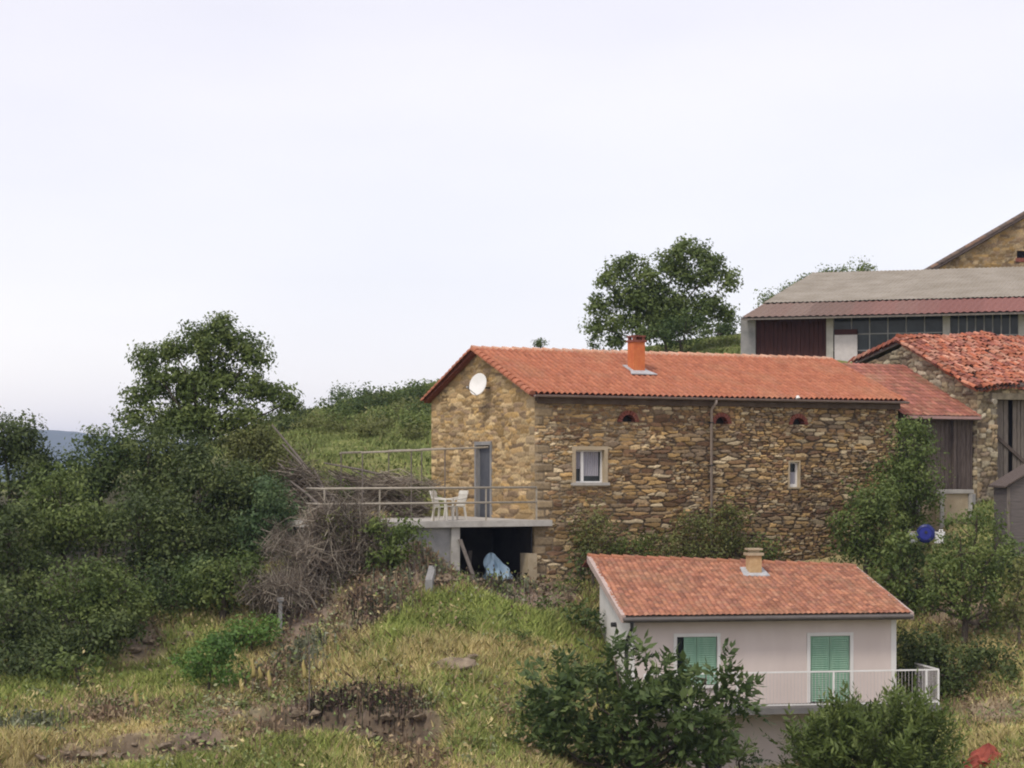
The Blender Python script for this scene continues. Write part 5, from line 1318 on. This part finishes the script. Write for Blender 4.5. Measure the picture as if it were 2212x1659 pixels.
scatter(90, 1, 920, 1240, lambda u: 1245 + max(0, u - 1120) * .25, lambda u: 1272 + max(0, u - 1120) * .3, .14, .5, 'rough tan stone in the rubble strip under the terrace', 'rubble stones under the terrace', -.12)
scatter(12, 2, 60, 500, lambda u: 1634 - (u - 60) * .105, lambda u: 1660 - (u - 60) * .105, .2, .6, 'weathered stone along the bottom left bank', 'stones along the bottom left bank')
scatter(12, 3, 620, 930, lambda u: 1535, lambda u: 1600, .2, .6, 'dark stone in the eroded bank beside the thin stake', 'stones in the eroded bank')
scatter(10, 4, 250, 420, lambda u: 1395 - (u - 250) * .22, lambda u: 1412 - (u - 250) * .22, .2, .55, 'grey stone in the low wall above the vivid green bush', 'stones of the low wall on the slope')
scatter(10, 5, 520, 700, lambda u: 1590, lambda u: 1655, .15, .5, 'stone among brown weeds at the bottom below the thin stake', 'stones among the brown weeds')
scatter(8, 6, 760, 1100, lambda u: 1600, lambda u: 1658, .15, .45, 'pale stone in the straw at the bottom centre', 'stones in the bottom straw')
scatter(7, 7, 20, 120, lambda u: 1555, lambda u: 1600, .15, .4, 'stone in the weedy patch at the left picture edge', 'stones at the left edge')

# low concrete kerb beside the soil path
ka = ground_at(926, 1282); kb = ground_at(934, 1246)
M['kerb'] = M['old_concrete']
b = MB().prism([ka + np.array([a, 0, c]) for a, c in ((-.12, -.3), (.12, -.3), (.1, .38), (-.1, .38))], [kb + np.array([a, 0, c]) for a, c in ((-.12, -.3), (.12, -.3), (.1, .3), (-.1, .3))])
o = b.build('concrete_kerb', M['kerb'], loc=ka); tag(o, 'short pale concrete kerb at the end of the soil path', 'kerb')

# mulleins and weeds
for i, (u, v, h_) in enumerate(((545, 1500, .95), (520, 1525, .7), (580, 1515, .8), (655, 1500, .9), (292, 1560, .8), (560, 1490, .6))):
    g_ = ground_at(u, v)
    t = thing('mullein', ['tall yellow mullein spike right of the low dull bush', 'shorter yellow mullein left of the tall spike', 'yellow mullein right of the tall spike', 'yellow mullein close to the thin stake', 'lone yellow mullein on the left brown weeds', 'smallest yellow mullein beside the tall spike'][i], 'plant', g_, 'yellow mulleins on the slope')
    MB().tube([g_ - np.array([0, 0, .1]), g_ + np.array([.02, 0, h_ * .5])], [.02, .015], 6).build('stem', M['wood_beam'], t)
    rr2 = np.random.default_rng(i); pts = [g_ + np.array([.02 + .02 * math.sin(j), 0, h_ * (.45 + .55 * j / 6)]) for j in range(7)]
    MB().tube(pts, [.03, .05, .055, .05, .045, .03, .008], 7).build('flower_spike', M['yellow'], t, smooth=True)
    rg = np.random.default_rng(i + 50); P_ = np.repeat(g_[None], 16, 0); A_ = unit(rdir(rg, 16) * np.array([1, 1, .3]) + np.array([0, 0, .35])); B_ = unit(np.cross(A_, [0, 0, 1.0]))
    V, Q = leafquads(P_, A_, B_, np.full(16, .34), np.full(16, .12)); mk('leaf_rosette', V, Q, LEAF['olive'], t, attr=np.repeat(rg.random(16), 4))

# dry weeds: brown herb patches
for u, v, ru, rv, lf, lab in ((60, 1560, 60, 26, 'olive', 'grey green scrub bush at the left picture edge'), (235, 1530, 45, 22, 'olive', 'low scrub bush behind the lone mullein'), (640, 1470, 50, 30, 'olive', 'dull scrub bush right of the vivid green bush'), (1090, 1590, 60, 28, 'mid', 'soft green scrub left of the large broad-leaved bush'), (400, 1640, 50, 22, 'olive', 'low scrub on the bottom left stone bank'), (620, 1610, 50, 26, 'olive', 'scrub bush below the mulleins'), (830, 1635, 55, 25, 'olive', 'straw tinted scrub at the bottom below the eroded bank'), (1100, 1375, 50, 22, 'mid', 'green scrub on the upper grassy mound'), (985, 1340, 45, 20, 'mid', 'green scrub at the middle of the grassy mound'), (1235, 1430, 30, 22, 'olive', 'yellowish scrub left of the pink house'), (330, 1340, 40, 24, 'olive', 'yellowish scrub at the thicket edge above the low wall'), (490, 1320, 28, 26, 'olive', 'yellow scrub left of the brush heap foot')):
    g_ = ground_at(u, v + rv * .6)
    plant('slope_scrub', lab, 'bush', u, g_[1], [(u, v, ru, rv), (u + ru * .5, v + rv * .3, ru * .5, rv * .7)], lf, dens=50, per=18, spread=.16, size=.11, asp=.4, r0=.02, shell=.3)

def weeds(label, u, v, ru, seed, pal):
    rng = np.random.default_rng(seed); g_ = ground_at(u, v); n = 420
    rad = ru * g_[1] / F
    x = g_[0] + rng.normal(0, rad * .5, n); y = g_[1] + rng.normal(0, rad * .7, n); z = H(x, y)
    h = rng.uniform(.1, .5, n); P = np.stack([x, y, z + h * rng.random(n)], 1)
    A = rdir(rng, n, .5); B = unit(np.cross(A, rdir(rng, n))); L = rng.uniform(.08, .2, n)
    V, Q = leafquads(P, A, B, L, L * .45)
    x2 = P.copy(); base = P.copy(); base[:, 2] = z - .03
    sd = np.array([.012, .006, 0])
    V2 = np.stack([base - sd, base + sd, x2 + sd, x2 - sd], 1).reshape(-1, 3); Q2 = (np.arange(n) * 4)[:, None] + np.arange(4)[None] + len(V)
    c = np.repeat(np.array(pal)[rng.integers(len(pal), size=n)] * rng.uniform(.7, 1.3, (n, 1)), 4, axis=0)
    o = mk('weed_patch', np.vstack([V, V2]), np.vstack([Q, Q2]), M['grass'], cols=np.vstack([c, c * .9]), loc=g_)
    return tag(o, label, 'weeds', kind='stuff')
BR = [[.20, .135, .085], [.25, .175, .11], [.16, .115, .075], [.32, .25, .15]]; DK = [[.05, .05, .028], [.08, .075, .04], [.10, .07, .05], [.06, .035, .03]]; GY = [[.15, .165, .10], [.20, .205, .14], [.11, .12, .07]]
weeds('brown dead weeds on the left slope beside the lone mullein', 235, 1555, 75, 1, BR)
weeds('dark weeds painting shade into the eroded bank', 760, 1560, 110, 2, DK)  # dark leaf colours here and below stand in for the bank's shadow
weeds('dark brown weeds painting shade into the hollow of the eroded bank', 840, 1575, 80, 22, DK)
weeds('brown stalks along the rim of the eroded bank', 800, 1520, 110, 23, BR + DK)
weeds('grey green weeds at the left edge', 60, 1580, 70, 3, GY)
weeds('brown weeds below the row of mulleins', 560, 1600, 100, 4, BR)
weeds('dark brush left of the eroded bank', 690, 1590, 60, 5, DK)
weeds('grey green herbs by the pale fence post', 640, 1420, 70, 6, GY)
weeds('reddish dead weeds at the bottom centre', 900, 1645, 90, 7, BR)
weeds('grey brown litter on the soil slope below the brush', 850, 1275, 70, 11, GY + BR)
weeds('dead leaves on the soil slope by the kerb', 790, 1315, 70, 12, DK + BR)
weeds('weeds on the bank under the terrace edge', 930, 1225, 60, 13, GY + BR)
weeds('weeds in the rubble strip', 1080, 1275, 90, 14, GY + DK)
weeds('dull herbs at the foot of the vivid bush', 590, 1470, 60, 8, BR)

# ------------------------------------------------------------------ small things on the right
gb = at(2000, 1172, 61.2); gb[2] = max(gb[2], float(H(gb[0], gb[1])))
bl = thing('blue_barrel', 'dark blue plastic barrel lying end-on among the trees', 'barrel', gb)
ax = unit(np.array([-.25, -1, .0])); r_ = .29; cb_ = gb + np.array([0, 0, r_])
prf = [(-.42, .25), (-.40, .29), (-.15, .30), (-.13, .29), (.13, .29), (.15, .30), (.40, .29), (.43, .24)]
MB().tube([cb_ + ax * t for t, _ in prf], [r for _, r in prf], 22).build('body', M['blue'], bl, smooth=False)
MB().tube([cb_ + ax * .43, cb_ + ax * .455], [.20, .19], 18).build('lid', pm('blue_lid', (.02, .028, .20), (.03, .04, .26), 3, .4, .05), bl)
MB().tube([cb_ + ax * .456 + np.array([.02, 0, .05]), cb_ + ax * .48 + np.array([.02, 0, .05])], .05, 10).build('bung', M['darkmetal'], bl)
for off, sz, lab, mt in (((.36, -.42, .0), (.26, .22, .34), 'white plastic canister leaning on the right side of the blue barrel', 'white'), ((-.42, -.1, -.05), (.26, .2, .36), 'grey bucket standing left of the blue barrel', 'lead')):
    p = gb + np.array(off); p[2] = gb[2]
    t = thing('canister' if mt == 'white' else 'bucket', lab, 'canister' if mt == 'white' else 'bucket', p)
    if mt == 'white':
        f_ = Fr(p[:2], 20); MB().prism([f_.p(a, c, p[2]) for a, c in ((-.15, -.1), (.15, -.1), (.15, .1), (-.15, .1))], [f_.p(a, c, p[2] + .36) for a, c in ((-.15, -.1), (.12, -.1), (.12, .1), (-.15, .1))]).build('body', M['white'], t)
        MB().tube([f_.p(-.1, 0, p[2] + .35), f_.p(-.1, 0, p[2] + .42)], .035, 10).build('cap', M['darkmetal'], t)
        MB().tube([f_.p(-.03, 0, p[2] + .35), f_.p(-.02, 0, p[2] + .42), f_.p(.09, 0, p[2] + .42), f_.p(.1, 0, p[2] + .35)], .018, 6).build('handle', M['white'], t)
    else:
        MB().tube([p, p + np.array([0, 0, .34])], [.13, .17], 16).build('body', M['lead'], t)
        MB().tube([p + np.array([0, 0, .33]), p + np.array([0, 0, .36])], .18, 16).build('rim', M['rail'], t)
        MB().tube([p + np.array([.175, 0, .34]), p + np.array([.13, -.08, .47]), p + np.array([0, -.1, .52]), p + np.array([-.13, -.08, .47]), p + np.array([-.175, 0, .34])], .009, 5).build('handle', M['darkmetal'], t)
# red sheet in the bottom right corner
gr = ground_at(2135, 1650); nb, nl = 34, 14; Vs = []
for i in range(nl + 1):
    f = i / nl
    for j in range(nb):
        th = 2 * math.pi * j / nb; r = (.5 * (1 - f ** 1.6) + .02) * (1 + .13 * math.sin(4 * th + 6 * f) + .10 * math.sin(7 * th - 9 * f) + .06 * math.sin(13 * th + 17 * f))
        Vs.append(gr + np.array([r * 1.15 * math.cos(th), r * .8 * math.sin(th), f * .55 + .06 * math.sin(3 * th + 8 * f) - .08]))
Fs = [(i * nb + j, i * nb + (j + 1) % nb, (i + 1) * nb + (j + 1) % nb, (i + 1) * nb + j) for i in range(nl) for j in range(nb)] + [tuple(nl * nb + j for j in range(nb))]
o = mk('red_tarpaulin', Vs, Fs, M['red_tarp'], loc=gr); tag(o, 'crumpled rust red sheet in the grass at the bottom right corner', 'tarpaulin')
for i, (u, v) in enumerate(((2140, 1352), (2195, 1375), (2100, 1350), (2170, 1360))):
    rock(ground_at(u, v) + np.array([0, 0, .05]), (1.0, .7, .5), i + 3, ['broad pale stone slab on the bare bank under the loose tree', 'pale stone slab at the right edge of the bare bank', 'pale stone left of the broad slab on the bare bank', 'pale stone just right of the broad slab on the bare bank'][i], None, i)

# ------------------------------------------------------------------ air
hm = bpy.data.materials.new('air'); hm.use_nodes = True; nt = hm.node_tree; nt.nodes.clear()
pv = N(nt, 'ShaderNodeVolumePrincipled'); pv.inputs['Density'].default_value = .00020; pv.inputs['Color'].default_value = (.58, .70, 1.0, 1); pv.inputs['Anisotropy'].default_value = 0.0
nt.links.new(pv.outputs[0], N(nt, 'ShaderNodeOutputMaterial').inputs['Volume'])
hz = MB().box(Fr((0, 0), 0), -2450, 2450, -320, 4780, -78, 92).build('haze', hm); tag(hz, kind='stuff')

# wild herbs: small leafy weeds all over the slope
def herbs(seed, n):
    rng = np.random.default_rng(seed)
    y = rng.uniform(39, 60, n); x = rng.uniform(-18, 17, n)
    k = (np.abs(x) < y * .29) & outside(x, y); x, y = x[k], y[k]
    w = zones(x, y); k = rng.random(len(x)) < .25 + .9 * w[:, 2] + .3 * w[:, 0]; x, y, w = x[k], y[k], w[k]; n = len(x)
    per = 26; idx = np.repeat(np.arange(n), per); m = len(idx)
    R_ = rng.uniform(.08, .26, n); P = np.stack([x[idx] + rng.normal(size=m) * R_[idx], y[idx] + rng.normal(size=m) * R_[idx], 0 * idx], 1)
    P[:, 2] = H(P[:, 0], P[:, 1]) + np.abs(rng.normal(size=m)) * R_[idx] * 1.1
    A = rdir(rng, m, .4); B = unit(np.cross(A, rdir(rng, m, .5))); L_ = rng.uniform(.06, .16, m)
    V, Q = leafquads(P, A, B, L_, L_ * .5)
    pal = np.array([[.16, .22, .065], [.22, .26, .10], [.27, .285, .16], [.28, .20, .12], [.20, .14, .09], [.42, .35, .17], [.14, .18, .055]])
    pc = pal[rng.integers(len(pal), size=n)]
    C = np.repeat(pc[idx] * rng.uniform(.7, 1.3, (m, 1)), 4, axis=0)
    o = mk('wild_herbs', V, Q, M['grass'], cols=C); return tag(o, 'low leafy weeds scattered over the grassy slope', 'weeds', kind='stuff')
herbs(77, 3000)

# ------------------------------------------------------------------ camera, light, sky
cam = bpy.data.cameras.new('camera'); co = bpy.data.objects.new('camera', cam); col.objects.link(co)
co.location = (0, 0, 0); co.rotation_euler = (math.radians(90), 0, 0)
cam.sensor_width = 36.0; cam.lens = 36.0 * F / 2212.0; cam.shift_y = (HV - 829.5) / 2212.0
cam.clip_start = .5; cam.clip_end = 12000
sc.camera = co

SUN_EL, SUN_AZ = math.radians(52), math.radians(215)     # azimuth clockwise from +Y: behind the camera, to its left
sl_ = bpy.data.lights.new('sun', 'SUN'); so = bpy.data.objects.new('sun', sl_); col.objects.link(so)
sl_.energy = 1.7; sl_.angle = math.radians(12); sl_.color = (1.0, .93, .82)
sdir = np.array([math.sin(SUN_AZ) * math.cos(SUN_EL), math.cos(SUN_AZ) * math.cos(SUN_EL), math.sin(SUN_EL)])
from mathutils import Vector
so.rotation_euler = Vector(sdir).to_track_quat('Z', 'Y').to_euler()
so.location = tuple(sdir * 60)

wd = bpy.data.worlds.new('World'); sc.world = wd; wd.use_nodes = True
nt = wd.node_tree; nt.nodes.clear(); L = nt.links.new
out = N(nt, 'ShaderNodeOutputWorld')
sky = N(nt, 'ShaderNodeTexSky'); sky.sky_type = 'NISHITA'; sky.sun_disc = False; sky.sun_elevation = SUN_EL; sky.sun_rotation = SUN_AZ
b1 = N(nt, 'ShaderNodeBackground'); b1.inputs['Strength'].default_value = .05
L(sky.outputs[0], b1.inputs['Color'])
tc = N(nt, 'ShaderNodeTexCoord'); mp = N(nt, 'ShaderNodeMapping'); mp.inputs['Scale'].default_value = (1, 1, 3.2)
L(tc.outputs['Generated'], mp.inputs['Vector'])
nz = N(nt, 'ShaderNodeTexNoise'); nz.inputs['Scale'].default_value = 2.6; nz.inputs['Detail'].default_value = 4; nz.inputs['Roughness'].default_value = .45
L(mp.outputs[0], nz.inputs['Vector'])
cr = N(nt, 'ShaderNodeValToRGB'); e = cr.color_ramp.elements
e[0].position = .36; e[0].color = (.655, .60, .62, 1); e[1].position = .64; e[1].color = (.73, .665, .655, 1)
L(nz.outputs['Fac'], cr.inputs[0])
b2 = N(nt, 'ShaderNodeBackground'); L(cr.outputs[0], b2.inputs['Color']); b2.inputs['Strength'].default_value = 1.0
sx = N(nt, 'ShaderNodeSeparateXYZ'); L(tc.outputs['Generated'], sx.inputs[0])
mr = N(nt, 'ShaderNodeMapRange'); L(sx.outputs['Z'], mr.inputs['Value'])
mr.inputs['From Min'].default_value = 0.0; mr.inputs['From Max'].default_value = .10; mr.inputs['To Min'].default_value = 1.27; mr.inputs['To Max'].default_value = 1.045
L(mr.outputs[0], b2.inputs['Strength'])          # the cloud deck is a little brighter down by the horizon
ad = N(nt, 'ShaderNodeAddShader'); L(b1.outputs[0], ad.inputs[0]); L(b2.outputs[0], ad.inputs[1]); L(ad.outputs[0], out.inputs['Surface'])

sc.render.engine = 'CYCLES'
sc.cycles.max_bounces = 6; sc.cycles.diffuse_bounces = 3; sc.cycles.transparent_max_bounces = 8
sc.cycles.use_denoising = True
sc.cycles.filter_width = 2.0
sc.view_settings.view_transform = 'Standard'; sc.view_settings.look = 'None'; sc.view_settings.exposure = 0.17; sc.view_settings.gamma = 1.0
